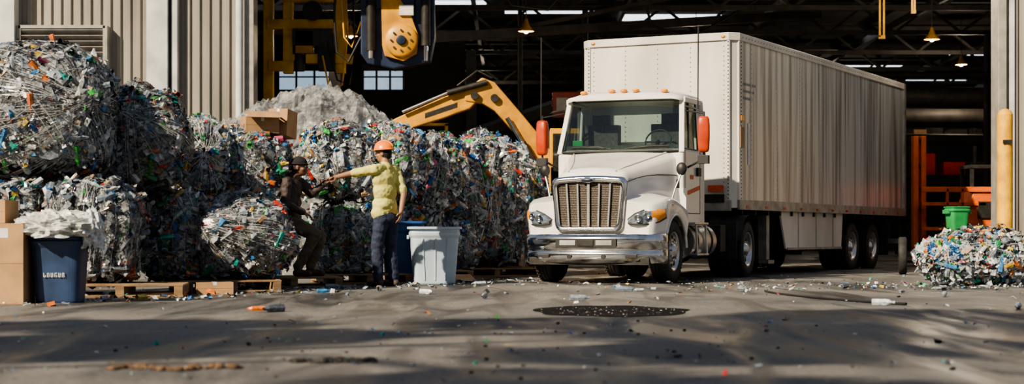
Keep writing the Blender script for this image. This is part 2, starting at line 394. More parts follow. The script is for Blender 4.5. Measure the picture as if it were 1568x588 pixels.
g=MB(); g.b2(-.1,.7,-.2,.3,4.5,4.85,'steel'); g.cyl((.3,-.22,5.2),(.3,-.3,5.2),.2,k='frame'); g.b2(.4,.75,-.2,.1,4.0,4.5,'frame'); g.cyl((0,0,4.0),(0,0,4.8),.12,k='steel'); g.b2(-.05,.3,-.2,.1,4.35,4.8,'yellow')
g.tube([(.6,-.2,4.6),(.8,-.2,3.8),(1.05,-.2,3.7),(1.15,-.1,4.4),(1.05,0,6.9)],.02,'black'); g.tube([(.5,-.2,4.3),(.65,-.2,3.55),(.9,-.2,3.7),(1.0,-.1,4.7),(.9,0,6.9)],.02,'yel2'); g.fin('hoist',e,.01)

# ------------------------------------------------------------------ excavator
e=empty('excavator',(0,34.2,0))
g=MB()
def boomseg(pts,w,k):
    lo=[(x,-w/2,z0) for x,z0,z1 in pts]; hi=[(x,-w/2,z1) for x,z0,z1 in pts][::-1]
    g.ext(lo+hi,(0,w,0),k)
boomseg([(-.95,3.35,3.55),(-.6,3.3,3.82),(-.35,3.15,3.72),(.1,2.65,3.2),(.6,2.05,2.6),(1.0,1.5,2.0),(1.25,1.3,1.6)],.34,'yellow')
boomseg([(-2.75,2.62,2.78),(-2.3,2.72,3.02),(-1.4,3.0,3.42),(-.85,3.2,3.62),(-.7,3.35,3.6)],.28,'yellow')
g.fin('boom',e,.02)
g=MB(); g.cyl((-.5,-.22,3.72),(-1.3,-.22,3.5),.06,k='frame'); g.cyl((-1.3,-.22,3.5),(-2.2,-.22,3.12),.03,k='alu')
g.cyl((.9,-.26,1.4),(.2,-.26,2.5),.08,k='frame'); g.cyl((.2,-.26,2.5),(-.1,-.26,3.0),.045,k='chrome')
for x,z in ((-.75,3.45),(-2.65,2.7),(1.0,1.7),(-.35,3.4)): g.cyl((x,-.26,z),(x,.26,z),.08,k='frame')
g.ext([(-1.75,-.146,3.0),(-1.1,-.146,3.22),(-1.1,-.146,3.32),(-1.75,-.146,3.1)],(0,.004,0),'frame'); g.tube([(-.4,-.2,3.8),(-.7,-.22,3.95),(-1.1,-.2,3.65)],.02,'black'); g.fin('hydraulic_cylinders',e)
g=MB()
g.ext([(-2.9,-.35,2.75),(-2.6,-.35,2.75),(-2.5,-.35,2.3),(-2.6,-.35,1.9),(-3.0,-.35,1.75),(-3.25,-.35,1.95),(-2.95,-.35,2.1)],(0,.7,0),'frame')
for i in range(4): g.box((-3.28,-.28+i*.19,1.98),(.14,.07,.05),'alu')
g.fin('bucket',e,.015)
g=MB(); g.b2(.7,3.1,-.9,.9,1.05,2.0,'yellow'); g.b2(.75,1.7,-.9,-.1,1.1,2.75,'yellow'); g.b2(.8,1.65,-.93,-.9,1.9,2.65,'glass'); g.b2(2.6,3.3,-.95,.95,1.1,1.8,'frame'); g.fin('cab_house',e,.05)
g=MB()
for y in (-.85,.85):
    g.ext([(.4,y-.22,.1),(.25,y-.22,.4),(.45,y-.22,.8),(3.0,y-.22,.8),(3.2,y-.22,.4),(3.05,y-.22,.1),(2.9,y-.22,0),(.55,y-.22,0)],(0,.44,0),'frame')
g.b2(1,2.5,-.7,.7,.4,1.05,'frame'); g.fin('tracks',e,.04)

# ------------------------------------------------------------------ orange forklift on the right
e=empty('forklift',(9.42,36.4,0),0,.91)
g=MB()
for x in (-.84,-.66): g.b2(x-.06,x+.06,-.15,.1,.05,3.05,'orangem')
for z in (.5,1.3,1.75,2.3,2.9): g.b2(-.86,-.62,-.12,.05,z,z+.1,'frame')
g.b2(-.8,1.1,-.55,-.43,1.72,1.84,'orangem'); g.b2(-.8,.7,-.55,-.45,1.4,1.48,'orangem'); g.b2(-.8,.4,-.55,-.45,.82,.9,'orangem')
for x in (-.2,.15): g.b2(x-.03,x+.03,-.55,-.45,.5,1.8,'orangem')
g.fin('mast',e,.01)
g=MB(); g.ext([(.25,-.5,.45),(1.25,-.5,.45),(1.3,-.5,1.0),(1.2,-.5,1.75),(.45,-.5,1.8),(.25,-.5,1.3)],(0,1.0,0),'orangem'); g.b2(-.75,.9,-.5,.5,.15,.55,'orangem'); g.b2(.5,.9,-.55,-.5,1.1,1.5,'frame'); g.b2(-.1,.2,-.3,.3,.55,1.0,'seat'); g.b2(.95,1.15,-.54,-.5,.9,1.6,'frame')
g.fin('body',e,.05)
g=MB()
for x in (.4,1.25): g.b2(x-.04,x+.04,-.45,-.37,1.7,2.3,'frame'); g.b2(x-.04,x+.04,.4,.48,1.7,2.3,'frame')
g.b2(.35,1.3,-.47,.5,2.28,2.36,'frame'); g.fin('overhead_guard',e)
for i,(x,r) in enumerate(((-.4,.28),(.95,.3))):
    g=MB(); g.rev([(0,-.12),(r*.6,-.13),(r,-.12),(r,.12),(r*.6,.13)],(x,-.5,r),(0,1,0),'rubber',24); g.rev([(0,-.15),(r*.5,-.14)],(x,-.5,r),(0,1,0),'orangem',16); g.fin('wheel_%d'%(i+1),e)
g=MB(); g.b2(-1.1,-.8,-.35,-.2,.06,.12,'steel'); g.b2(-1.1,-.8,.1,.25,.06,.12,'steel'); g.fin('forks',e)
e=empty('forklift_fill_lamp',(8.9,33.6,6.0)); g=MB(); g.b2(-.15,.15,-.1,.1,.05,.2,'yellow'); g.cyl((0,0,.2),(0,0,.98),.02,k='steel'); g.fin('housing',e,.01); plight('lamp_light',(0,0,-.2),170,(1,.85,.65),.15,e)  # out-of-view lamp added to brighten the shaded forklift

# bollard
g=MB(); g.cyl((9.2,31.6,0),(9.2,31.6,.62),.15,k='column',seg=24); g.cyl((9.2,31.6,.62),(9.2,31.6,2.9),.145,k='yel2',seg=24); g.rev([(.145,0),(.12,.06),(.06,.1),(0,.11)],(9.2,31.6,2.9),(0,0,1),'yel2',24)
g.b2(9.12,9.28,31.43,31.46,2.35,2.42,'frame'); g.fin('safety_bollard')

# ------------------------------------------------------------------ wheel
def wheel(name,parent,c,R,w,side,dual=False,rim='alu'):
    g=MB(); cx,cy,cz=c
    ax=(side,0,0)
    prof=[(R*.60,-w/2),(R*.72,-w/2),(R*.92,-w/2*.98),(R*.985,-w*.40),(R,-w*.3),(R,-w*.18),(R*.97,-w*.17),(R*.97,-w*.14),(R,-w*.13),(R,w*.0),(R*.97,w*.01),(R*.97,w*.04),(R,w*.05),(R,w*.2),(R*.97,w*.21),(R*.97,w*.24),(R,w*.25),(R*.985,w*.4),(R*.92,w*.49),(R*.72,w*.5),(R*.62,w*.46),(R*.6,w*.4)]
    offs=[0]+([-(w+.05)] if dual else [])
    for o in offs:
        p=(cx+side*o,cy,cz)
        g.rev(prof,p,ax,'rubber',40)
        for i in range(44):
            a=2*math.pi*i/44
            q=Vector((cx+side*(o+w*.36),cy+R*.985*math.cos(a),cz+R*.985*math.sin(a)))
            g.box(q,(w*.2,.03,.022),'rubber',Matrix.Rotation(a,3,'X'))
    d=-.10 if dual else .0
    g.rev([(R*.62,w*.46),(R*.585,w*.45),(R*.56,w*.35),(R*.52,w*(.30+d)),(R*.33,w*(.36+d*2)),(R*.27,w*(.33+d*2)),(R*.25,w*(.45+d*2)),(R*.18,w*.55+d*.3),(R*.1,w*.62+d*.3),(0,w*.63+d*.3)],c,ax,rim,32)
    for i in range(10):
        a=2*math.pi*i/10+.2; rr=R*.45
        p=Vector((cx+side*w*(.335+d*1.4),cy+rr*math.cos(a),cz+rr*math.sin(a))); g.cyl(p-Vector((side*.02,0,0)),p+Vector((side*.008,0,0)),.028,k='black',seg=12)
        a+=.3; rr=R*.3
        p=Vector((cx+side*w*(.35+d*2),cy+rr*math.cos(a),cz+rr*math.sin(a))); g.cyl(p,p+Vector((side*.04,0,0)),.014,k='chrome',seg=6)
    return g.fin(name,parent)

# ------------------------------------------------------------------ tractor
TR=empty('semi_truck',(1.04,22.7,0),math.radians(-22))
def hrow(y):
    t=y/1.32
    zt=1.38+.12*min(1,y/.14)**.5+.31*t**1.15
    wh=.48+.38*t**1.3
    wo=.82+.15*min(1,y/.35)**.5
    dy=abs(y-.78)
    zb=.43+math.sqrt(.5**2-dy*dy) if dy<.5 else .64
    zf=1.04+.13*math.sin(math.pi*min(1,max(0,(y+.1)/1.4)))
    zf=max(zf,zb+.08)
    xi=max(wh+.02,0)
    h=[(wo+.0,zb),(wo+.025,(zb+zf)/2),(wo+.01,zf-.05),(wo-.03,zf-.012),(max(wo-.10,xi),zf+.005),(xi,zf+.05),(wh-.005,(zf+zt)/2),(wh-.02,zt-.09),(wh-.07,zt-.025),(wh-.16,zt),(wh*.4,zt+.025),(0,zt+.032)]
    return [(x,y,z) for x,z in h]+[(-x,y,z) for x,z in h[:-1][::-1]]
g=MB()
ys=[0,.02,.05,.09,.14,.2,.25,.283]+[.3+i*.045 for i in range(22)]+[1.29,1.32]
rows=[hrow(y) for y in ys]
g.grid(rows,'white',True)
n=len(rows[0]); g.add(rows[0],[tuple(range(n))],'white')
for s in (-1,1):
    g.b2(s*.45,s*.5,.1,1.3,.55,1.0,'frame')
g.fin('hood_and_fenders',TR)
g=MB()
for s in (-1,1):
    pts=[(s*.975,.78+.5*math.cos(a),.43+.5*math.sin(a)) for a in [math.pi*(.03+.94*i/20) for i in range(21)]]
    g.tube(pts,.02,'white',8)
    g.b2(s*.90,s*.97,1.28,1.34,.75,1.3,'white')
    g.b2(s*.955,s*.995,.55,.62,1.04,1.07,'amber')
    g.tube([(s*(hrow(y)[6][0]+.004),y,hrow(y)[6][2]+.06) for y in (.12,.35,.6,.85,1.1,1.28)],.006,'frame',5)
    g.tube([(s*(hrow(y)[9][0]),y,hrow(y)[9][2]+.006) for y in (.1,.35,.6,.85,1.1,1.28)],.012,'white',6)
g.b2(.895,.90,1.05,1.2,1.3,1.42,'black')
g.fin('fender_trim',TR)
# grille
g=MB()
def rr(w0,w1,z0,z1,y,r=.08,arch=.03):
    P=[]
    cs=[(-w0+r,z0+r,math.pi,1.5*math.pi),(w0-r,z0+r,1.5*math.pi,2*math.pi),(w1-r,z1-r,0,.5*math.pi),(-w1+r,z1-r,.5*math.pi,math.pi)]
    for k,(cx,cz,a0,a1) in enumerate(cs):
        for i in range(6):
            a=a0+(a1-a0)*i/5; x=cx+r*math.cos(a); z=cz+r*math.sin(a)
            if k>=2: z+=arch*(1-(x/w1)**2)
            P.append((x,y,z))
        if k==2:
            for i in range(1,6):
                x=w1-r-(2*w1-2*r)*i/6; P.append((x,y,z1+arch*(1-(x/w1)**2)))
        if k==0:
            for i in range(1,6): P.append((-w0+r+(2*w0-2*r)*i/6,y,z0))
    return P
g.grid([rr(.48,.53,.70,1.42,.01),rr(.475,.525,.705,1.415,-.05),rr(.45,.50,.73,1.385,-.075),rr(.425,.475,.76,1.335,-.06),rr(.42,.47,.765,1.33,-.0)],'chrome',True,True)
g.fin('grille_surround',TR)
g=MB(); q=rr(.425,.475,.76,1.335,-.015); g.add(q,[tuple(range(len(q)))],'grille')
for i in range(7):
    t=-1+2*i/6
    g.beam((t*.415,-.045,.77),(t*.465,-.045,1.335),.022 if i!=3 else .034,.02,'alu')
for i in range(24):
    z=.79+i*.0235; g.b2(-.44,.44,-.022,-.018,z,z+.005,'frame')
g.ell((0,-.085,1.385),(.10,.02,.038),'alu'); g.ell((0,-.098,1.385),(.08,.02,.026),'navymetal')
g.fin('grille',TR)
# headlights
for nm,s in (('headlight_right',-1),('headlight_left',1)):
    g=MB()
    pl=[(.56,-.03,.80,.86),(.66,-.045,.79,.93),(.78,-.025,.79,.98),(.865,.03,.80,1.01),(.94,.13,.83,1.02),(.985,.27,.88,1.0)]
    rws=[[(s*x,y,za) for x,y,za,zb in pl],[(s*(x*1.005),y-.025,za*.6+zb*.4) for x,y,za,zb in pl],[(s*(x*1.0),y-.02,za*.2+zb*.8) for x,y,za,zb in pl],[(s*(x-.02),y+.03,zb) for x,y,za,zb in pl]]
    g.grid([r[:4] for r in rws],'lamp',True); g.grid([r[3:] for r in rws],'amber',True)
    g.tube([r for r in [rws[0][i] for i in range(6)]]+[rws[3][i] for i in range(5,-1,-1)]+[rws[0][0]],.012,'frame',6)
    g.rev([(.052,-.008),(.05,-.016),(.04,-.004),(.0,.004)],(s*.70,-.07,.875),(0,1,0),'chrome',20); g.rev([(.045,-.008),(.043,-.016),(.033,-.004),(.0,.004)],(s*.81,-.035,.90),(s*-.4,1,0),'chrome',20)
    g.fin(nm,TR)
# bumper
g=MB()
plan=[(-.985,.36),(-.98,.2),(-.95,.1),(-.87,.02),(-.7,-.04),(-.4,-.09),(0,-.11),(.4,-.09),(.7,-.04),(.87,.02),(.95,.1),(.98,.2),(.985,.36)]
rws=[]
for z,o in ((.27,.05),(.29,.0),(.36,-.03),(.42,-.035),(.43,-.02),(.47,-.02),(.48,-.04),(.60,-.045),(.655,-.02),(.67,.03)):
    rws.append([(x*(1-o*.25),y+o,z) for x,y in plan])
g.grid(rws,'chrome',True)
g.fin('bumper',TR)
g=MB()
g.box((0,-.152,.545),(.86,.02,.12),'black')
for x0,x1 in ((-.37,-.14),(.14,.37)): g.box(((x0+x1)/2,-.167,.545),(x1-x0,.01,.065),'rail')
g.box((0,-.167,.545),(.22,.012,.085),'frame')
for s in (-1,1):
    g.cyl((s*.24,-.13,.36),(s*.24,-.15,.36),.03,k='frame'); g.box((s*.62,-.11,.37),(.16,.02,.05),'black')
g.box((0,.0,.3),(1.7,.1,.1),'frame')
g.fin('bumper_insert',TR,.006)
# cab
g=MB()
g.ext([(-.93,1.28,.95),(-.93,1.28,1.78),(-.93,1.34,1.86),(-.93,2.4,1.86),(-.93,2.4,.78),(-.93,1.42,.78)],(1.86,0,0),'white')
g.fin('cab_lower',TR,.035,3)
g=MB()
for s in (-1,1):
    g.beam((s*.90,1.30,1.80),(s*.83,1.56,2.58),.075,.07,'white')
    g.beam((s*.89,2.34,1.80),(s*.84,2.34,2.58),.12,.10,'white')
    g.ext([(s*.905,2.08,1.83),(s*.905,2.40,1.83),(s*.86,2.40,2.58),(s*.86,2.06,2.58)],(-s*.04,0,0),'white')
    g.beam((s*.85,1.52,2.56),(s*.855,2.4,2.56),.08,.08,'white')
    g.beam((s*.905,1.62,1.84),(s*.87,1.72,2.55),.02,.03,'black')
    g.b2(s*.45,s*.88,2.34,2.4,1.8,2.58,'white')
g.b2(-.9,.9,2.34,2.4,1.8,2.02,'white'); g.b2(-.86,.86,2.34,2.4,2.42,2.58,'white')
g.fin('cab_pillars',TR,.015)
g=MB()
rws=[]
for y,hw,zt,zb in ((1.36,.72,2.60,2.565),(1.40,.80,2.645,2.55),(1.5,.86,2.69,2.54),(1.8,.885,2.735,2.54),(2.2,.885,2.74,2.54),(2.38,.87,2.70,2.54),(2.43,.84,2.62,2.54)):
    r=[(-hw,y,zb)]
    for i in range(9):
        u=-1+2*i/8; x=u*(hw-.005); z=zb+(zt-zb)*(1-abs(u)**5*.55)-.0
        r.append((x,y,z))
    r.append((hw,y,zb)); rws.append(r)
g.grid(rws,'white',True); g.add(rws[0],[tuple(range(11))],'white'); g.add(rws[-1],[tuple(range(11))],'white')
g.add([rws[0][0],rws[0][-1],rws[-1][-1],rws[-1][0]],[(0,1,2,3)],'white')
for x in (-.6,-.18,0,.18,.6):
    g.ell((x,1.46,2.70 if abs(x)<.5 else 2.685),(.055,.05,.028),'amber')
g.fin('cab_roof',TR)
g=MB()
rows2=[]
for z,y,hw in ((1.83,1.29,.87),(2.05,1.37,.855),(2.3,1.455,.84),(2.56,1.545,.815)):
    rows2.append([(u*hw,y-.07*(1-u*u),z) for u in [-1+2*i/10 for i in range(11)]])
g.grid(rows2,'glass',True)
for s in (-1,1):
    g.add([(s*.90,1.36,1.86),(s*.90,2.08,1.86),(s*.87,2.07,2.53),(s*.855,1.58,2.53)],[(0,1,2,3)],'glass')
g.add([(-.45,2.37,2.02),(.45,2.37,2.02),(.45,2.37,2.42),(-.45,2.37,2.42)],[(0,1,2,3)],'glass')
g.fin('cab_glass',TR)
g=MB()
for r in (rows2[0],rows2[-1]): g.tube([(x,y-.005,z) for x,y,z in r],.016,'black',6)
for s in (0,-1): g.tube([(r[s][0],r[s][1]-.005,r[s][2]) for r in rows2],.016,'black',6)
for s in (-1,1):
    q=[(s*.905,1.36,1.865),(s*.905,2.08,1.865),(s*.872,2.07,2.53),(s*.858,1.58,2.53),(s*.905,1.36,1.865)]; g.tube(q,.013,'black',6)
    g.b2(s*.93,s*.9335,1.36,1.372,.95,1.84,'frame'); g.b2(s*.93,s*.9335,2.12,2.132,.95,1.84,'frame'); g.b2(s*.93,s*.9335,1.36,2.132,.95,.962,'frame')
    g.box((s*.95,2.0,1.55),(.03,.16,.12),'black'); 
    g.ext([(s*.932,1.42,1.20),(s*.932,2.1,1.30),(s*.932,2.1,1.36),(s*.932,1.42,1.26)],(s*.004,0,0),'redorange')
    g.b2(s*.932,s*.936,1.62,1.78,1.44,1.50,'redorange')
    g.tube([(s*.1,1.2,1.86),(s*.3,1.225,1.9),(s*.62,1.27,1.9)],.009,'black',6)
    g.tube([(s*.2,1.21,1.875),(s*.55,1.245,1.90),(s*.72,1.275,1.89)],.012,'black',6)
g.fin('seals_and_wipers',TR)
g=MB()
g.b2(-.85,.85,1.36,1.62,1.75,1.92,'seat'); g.b2(-.8,-.25,1.95,2.1,1.5,2.25,'seat'); g.b2(.25,.8,1.95,2.1,1.5,2.25,'seat'); g.b2(-.65,-.4,1.97,2.07,2.25,2.4,'seat'); g.b2(.4,.65,1.97,2.07,2.25,2.4,'seat')
g.tube([(.45+.19*math.cos(a),1.66+.07*math.sin(a),1.98+.17*math.sin(a)) for a in [2*math.pi*i/24 for i in range(25)]],.013,'black',8); g.b2(.27,.63,1.65,1.67,1.965,1.99,'black'); g.cyl((.45,1.66,1.98),(.45,1.5,1.85),.03,k='black')
g.b2(-.75,-.6,1.40,1.42,1.92,2.0,'greenbin')
g.fin('cab_interior',TR,.03)
g=MB()
g.grid([[(u*.86,1.30,1.80) for u in (-1,-.5,0,.5,1)],[(u*.87,1.29-.07*(1-u*u),1.84) for u in (-1,-.5,0,.5,1)]],'black'); g.fin('cowl',TR)
for nm,s in (('mirror_right',-1),('mirror_left',1)):
    g=MB()
    R_=Matrix.Rotation(s*.2,3,'Z')
    rows_=[]
    for zz,ww,dd_ in ((-.25,.04,.03),(-.24,.065,.05),(-.20,.078,.062),(-.05,.084,.068),(.12,.084,.066),(.21,.078,.058),(.245,.062,.045),(.25,.04,.03)):
        rows_.append([Vector((s*1.2,1.36,2.05+zz))+R_@Vector((ww*math.copysign(abs(math.cos(t))**.5,math.cos(t)),dd_*math.copysign(abs(math.sin(t))**.6,math.sin(t)),0)) for t in [2*math.pi*i/24 for i in range(24)]])
    g.grid(rows_,'orange',True,True); g.add(rows_[0],[tuple(range(24))],'orange'); g.add(rows_[-1],[tuple(range(24))],'orange')
    g.box((s*1.2,1.425,2.07),(.12,.01,.32),'chrome',R_)
    g.fin(nm,TR)
    g=MB()
    g.tube([(s*.90,1.5,2.46),(s*1.05,1.42,2.42),(s*1.2,1.37,2.36),(s*1.2,1.37,1.74),(s*1.08,1.42,1.66),(s*.93,1.5,1.60)],.016,'black',8)
    g.tube([(s*.90,1.5,2.40),(s*1.05,1.42,2.37),(s*1.2,1.37,2.34)],.012,'black',8)
    g.box((s*1.2,1.36,1.70),(.15,.09,.12),'black')
    g.fin(nm+'_arm',TR,.015)
    g=MB(); g.ell((s*1.0,.95,1.56),(.075,.05,.09),'black'); g.tube([(s*1.0,.95,1.50),(s*.93,.9,1.3),(s*.88,.85,1.1)],.012,'alu'); g.fin(nm+'_fender',TR)
g=MB(); g.tube([(-1.22,1.36,2.3),(-1.22,1.37,3.5)],.010,'black',6); g.tube([(1.1,1.42,2.4),(1.1,1.44,3.55)],.010,'black',6); g.fin('antennas',TR)
g=MB()
for s in (-1,1): g.b2(s*.36,s*.44,.2,5.1,.55,.78,'frame')
for y in (.3,1.6,2.6,3.6,4.7): g.b2(-.4,.4,y,y+.1,.58,.76,'frame')
g.cyl((-.8,.78,.43),(.8,.78,.43),.06,k='frame'); g.cyl((-1.0,4.2,.43),(1.0,4.2,.43),.09,k='frame'); g.ell((0,4.2,.43),(.25,.22,.22),'frame')
g.b2(-.4,.4,.4,1.3,.5,1.1,'frame'); g.b2(-.5,.5,3.9,4.6,.82,.92,'frame')
g.cyl((.05,4.25,.92),(.05,4.25,1.02),.4,k='frame')
g.b2(-.3,.3,2.45,2.7,.8,1.7,'frame')
g.b2(-.8,.8,2.9,3.4,.45,.8,'frame')
for i,(x,c) in enumerate(((-.15,'red'),(0,'frame'),(.15,'navymetal'))): g.tube([(x,2.5,1.6),(x*1.5,2.75,1.1),(x*2,3.1,1.05),(x*1.5,3.6,1.35)],.018,c)
g.fin('chassis',TR)
g=MB()
for s in (-1,1):
    g.cyl((s*.76,1.55,.56),(s*.76,2.75,.56),.25,k='alu',seg=28)
    for y in (1.75,2.5): g.rev([(.255,-.03),(.262,-.03),(.262,.03),(.255,.03)],(s*.76,y,.56),(0,1,0),'frame',28)
    g.b2(s*.8,s*1.04,1.5,2.2,.80,.83,'alu'); g.b2(s*.92,s*1.06,1.55,2.15,.36,.39,'alu'); g.beam((s*1.04,1.6,.38),(s*1.02,1.6,.8),.03,.03,'alu'); g.beam((s*1.04,2.1,.38),(s*1.02,2.1,.8),.03,.03,'alu')
    g.b2(s*.60,s*1.0,3.0,3.3,.4,.8,'frame')
g.fin('fuel_tanks',TR,.008)
g=MB()
for s in (-1,1):
    pts=[]
    for i in range(9):
        a=math.pi*(.08+.84*i/8); pts.append((4.2+.53*math.cos(a),.43+.53*math.sin(a)))
    g.grid([[(s*.58,y,z) for y,z in pts],[(s*1.14,y,z) for y,z in pts]],'frame')
    g.b2(s*.6,s*1.14,4.78,4.8,.2,.8,'rubber'); g.b2(s*.6,s*1.1,3.55,3.58,.3,.85,'rubber')
g.fin('mudguards',TR)
for i,s in enumerate((-1,1)):
    wheel('front_wheel_%d'%(i+1),TR,(s*.83,.78,.43),.43,.25,s)
    wheel('drive_wheel_%d'%(i+1),TR,(s*1.0,4.2,.43),.43,.25,s,True)

# ------------------------------------------------------------------ trailer
TL=empty('box_trailer',(2.287,26.6,0),math.radians(-27.5))
Lt=10.1; W=1.3; H=3.75; ZB=1.07
g=MB()
g.ext([(-W,0.12,ZB),(-W+.12,0,ZB),(W-.12,0,ZB),(W,.12,ZB),(W-.0,.13,ZB),(-W,.13,ZB)],(0,0,H-ZB),'twhite')
g.b2(-W,-W+.03,.13,Lt,ZB,H,'tside'); g.b2(W-.03,W,.13,Lt,ZB,H,'tside')
g.b2(-W+.03,W-.03,.13,Lt,H-.06,H-.01,'twhite'); g.b2(-W+.03,W-.03,.13,Lt,ZB,ZB+.1,'frame'); g.b2(-W+.03,W-.03,Lt-.06,Lt,ZB,H,'twhite')
g.fin('box_shell',TL)
g=MB()
for s in (-1,1):
    g.b2(s*(W-.02),s*(W+.025),0.1,Lt,H-.10,H+.02,'twhite'); g.b2(s*(W-.02),s*(W+.025),.1,Lt,ZB-.03,ZB+.13,'rail')
    g.b2(s*(W-.02),s*(W+.03),Lt-.12,Lt+.02,ZB-.03,H+.02,'rail'); g.b2(s*(W-.02),s*(W+.018),.1,.26,ZB,H,'twhite')
g.b2(-W+.1,W-.1,-.03,.03,H-.10,H+.02,'twhite'); g.b2(-W+.08,W-.08,-.03,.03,ZB-.05,ZB+.12,'rail')
g.beam((W-.12,-.0,ZB),(W-.12,-.0,H),.05,.04,'twhite'); g.beam((-W+.12,-.0,ZB),(-W+.12,-.0,H),.05,.04,'twhite')
for s in (-1,1):
    g.beam((s*(W-.12),-.015,H-.04),(s*(W+.01),.12,H-.04),.04,.12,'twhite')
g.fin('rails',TL,.008)
g=MB()
y=.7
while y<Lt-.3:
    for s in (-1,1):
        g.b2(s*W,s*(W+.004),y-.025,y+.025,ZB+.13,H-.1,'tside')
        for i in range(34):
            z=ZB+.17+i*.075; g.box((s*(W+.005),y,z),(.006,.012,.012),'rail')
    y+=1.22
for x in (-1.1,-.55,0,.55,1.1):
    for i in range(34): g.box((x,-.006,ZB+.17+i*.075),(.014,.01,.014),'rail')
for s in (-1,1):
    for i in range(45): g.box((s*(W+.02),.18,ZB+.15+i*.056),(.01,.016,.016),'frame')
    for i in range(45): g.box((s*(W-.12),-.022,ZB+.15+i*.056),(.016,.01,.016),'frame')
    for i in range(70): g.box((s*(W+.028),.25+i*.14,H-.04),(.008,.016,.016),'rail')
    for i in range(11): g.b2(s*(W+.022),s*(W+.03),.4+i*.9,.52+i*.9,ZB+.0,ZB+.04,'red'); 
g.fin('rivets_and_posts',TL)
g=MB()
g.b2(W+.02,W+.03,.0+.12,.30,2.0,2.32,'card'); g.b2(W+.02,W+.035,.14,.28,2.42,2.5,'amber')
g.b2(.86,1.1,-.05,-.03,1.32,1.42,'redorange'); g.b2(.8,1.12,-.045,-.03,1.15,1.28,'frame')
for s in (-1,1):
    g.ell((s*1.1,-.03,H-.04),(.04,.025,.025),'amber')
for r in range(3):
    x=.33
    for i in range(8-r):
        g.b2(W+.0045,W+.0055,x,x+.035,2.98+.11*-r,3.02-.11*r,'stencil'); x+=.075
g.b2(W+.0045,W+.007,.52,.62,1.75,2.4,'tape')
g.b2(-.15,.15,-.045,-.03,1.3,1.5,'frame'); g.cyl((-.3,-.05,1.4),(-.3,-.1,1.4),.05,k='red'); g.cyl((.3,-.05,1.4),(.3,-.1,1.4),.05,k='navymetal')
g.fin('placards',TL)
g=MB()
for s in (-1,1): g.b2(s*.4,s*.5,.3,Lt-.2,.85,1.07,'frame')
for i in range(16): g.b2(-W+.05,W-.05,.4+i*.62,.46+i*.62,.97,1.07,'frame')
for s in (-1,1):
    g.b2(s*.95,s*1.1,2.0,2.15,.25,1.05,'rail'); g.b2(s*.85,s*1.15,1.95,2.25,.18,.24,'rail'); g.beam((s*1.0,2.1,.5),(s*.5,2.6,1.0),.05,.05,'frame')
g.b2(-.95,.95,2.05,2.1,.7,.76,'frame')
for y in (6.6,8.0): g.cyl((-1.1,y,.44),(1.1,y,.44),.08,k='frame')
g.b2(-.55,.55,6.0,8.7,.7,.85,'frame')
for s in (-1,1): g.b2(s*.55,s*1.25,9.0,9.03,.25,.95,'rubber'); g.b2(s*.7,s*.78,Lt-.15,Lt-.05,.5,1.05,'rail')
g.b2(-1.2,1.2,Lt-.14,Lt-.04,.48,.58,'rail')
g.fin('undercarriage',TL)
g=MB()
for s in (-1,1):
    g.ext([(s*1.22,2.35,1.05),(s*1.22,2.65,.42),(s*1.22,5.85,.42),(s*1.22,5.95,1.05)],(-s*.03,0,0),'twhite')
    g.b2(s*1.19,s*1.235,2.7,5.85,.40,.44,'rail')
    for y in (3.3,4.3,5.3): g.b2(s*1.22,s*1.228,y,y+.03,.44,1.05,'rail')
g.fin('side_skirts',TL)
k=0
for y in (6.6,8.0):
    for s in (-1,1):
        k+=1; wheel('trailer_wheel_%d'%k,TL,(s*1.1,y,.44),.44,.25,s,True)

# ------------------------------------------------------------------ bales
PAL=np.array([(.70,.76,.80),(.50,.56,.61),(.34,.39,.44),(.88,.89,.88),(.18,.20,.23),(.055,.06,.07),(.022,.022,.026),(.55,.62,.64),(.22,.28,.35),
 (.03,.28,.10),(.02,.45,.36),(.02,.14,.48),(.08,.32,.66),(.65,.05,.03),(.78,.22,.05),(.82,.58,.10),(.42,.26,.13),(.55,.43,.30),(.06,.45,.08),(.5,.10,.2)])
WT=np.array([14,15,14,10,12,11,9,9,10, 2.4,1.9,3.1,3.6,2.4,2.5,1.8,2.2,3.0,2.2,.9])
def palette(rng,n,boost=1.,dark=1.):
    w=WT.copy(); w[9:]*=boost; w[4:7]*=dark; w/=w.sum()
    c=PAL[rng.choice(len(PAL),n,p=w)]; return np.clip(c*rng.uniform(.7,1.15,(n,1)),0,.9)

class VB:
    def __init__(s): s.V=[];s.F=[];s.C=[];s.MI=[];s.n=0
    def add(s,V,F,C,mi):
        s.V.append(V); s.F.append(F+s.n); s.C.append(C); s.MI.append(np.full(len(F),mi)); s.n+=len(V)
    def fin(s,name,mats,parent=None,loc=(0,0,0),rz=0,smooth=None):
        V=np.concatenate(s.V); F=np.concatenate(s.F); C=np.concatenate(s.C); MI=np.concatenate(s.MI)
        me=bpy.data.meshes.new(name); me.vertices.add(len(V)); me.vertices.foreach_set('co',V.astype(np.float32).ravel())
        me.loops.add(len(F)*4); me.loops.foreach_set('vertex_index',F.astype(np.int32).ravel())
        me.polygons.add(len(F)); me.polygons.foreach_set('loop_start',np.arange(0,len(F)*4,4,dtype=np.int32)); 
        me.polygons.foreach_set('material_index',MI.astype(np.int32))
        me.polygons.foreach_set('use_smooth',(MI==2))
        me.update(calc_edges=True)
        a=me.color_attributes.new('Col','FLOAT_COLOR','CORNER')
        cc=np.ones((len(F),4,4),dtype=np.float32); cc[:,:,:3]=C[:,None,:]; a.data.foreach_set('color',cc.ravel())
        for k in mats: me.materials.append(M[k])
        ob=bpy.data.objects.new(name,me); COL.objects.link(ob); ob.location=loc; ob.rotation_euler[2]=rz
        if parent: ob.parent=parent
        return ob
def nrm(a): return a/np.maximum(np.linalg.norm(a,axis=1,keepdims=True),1e-9)
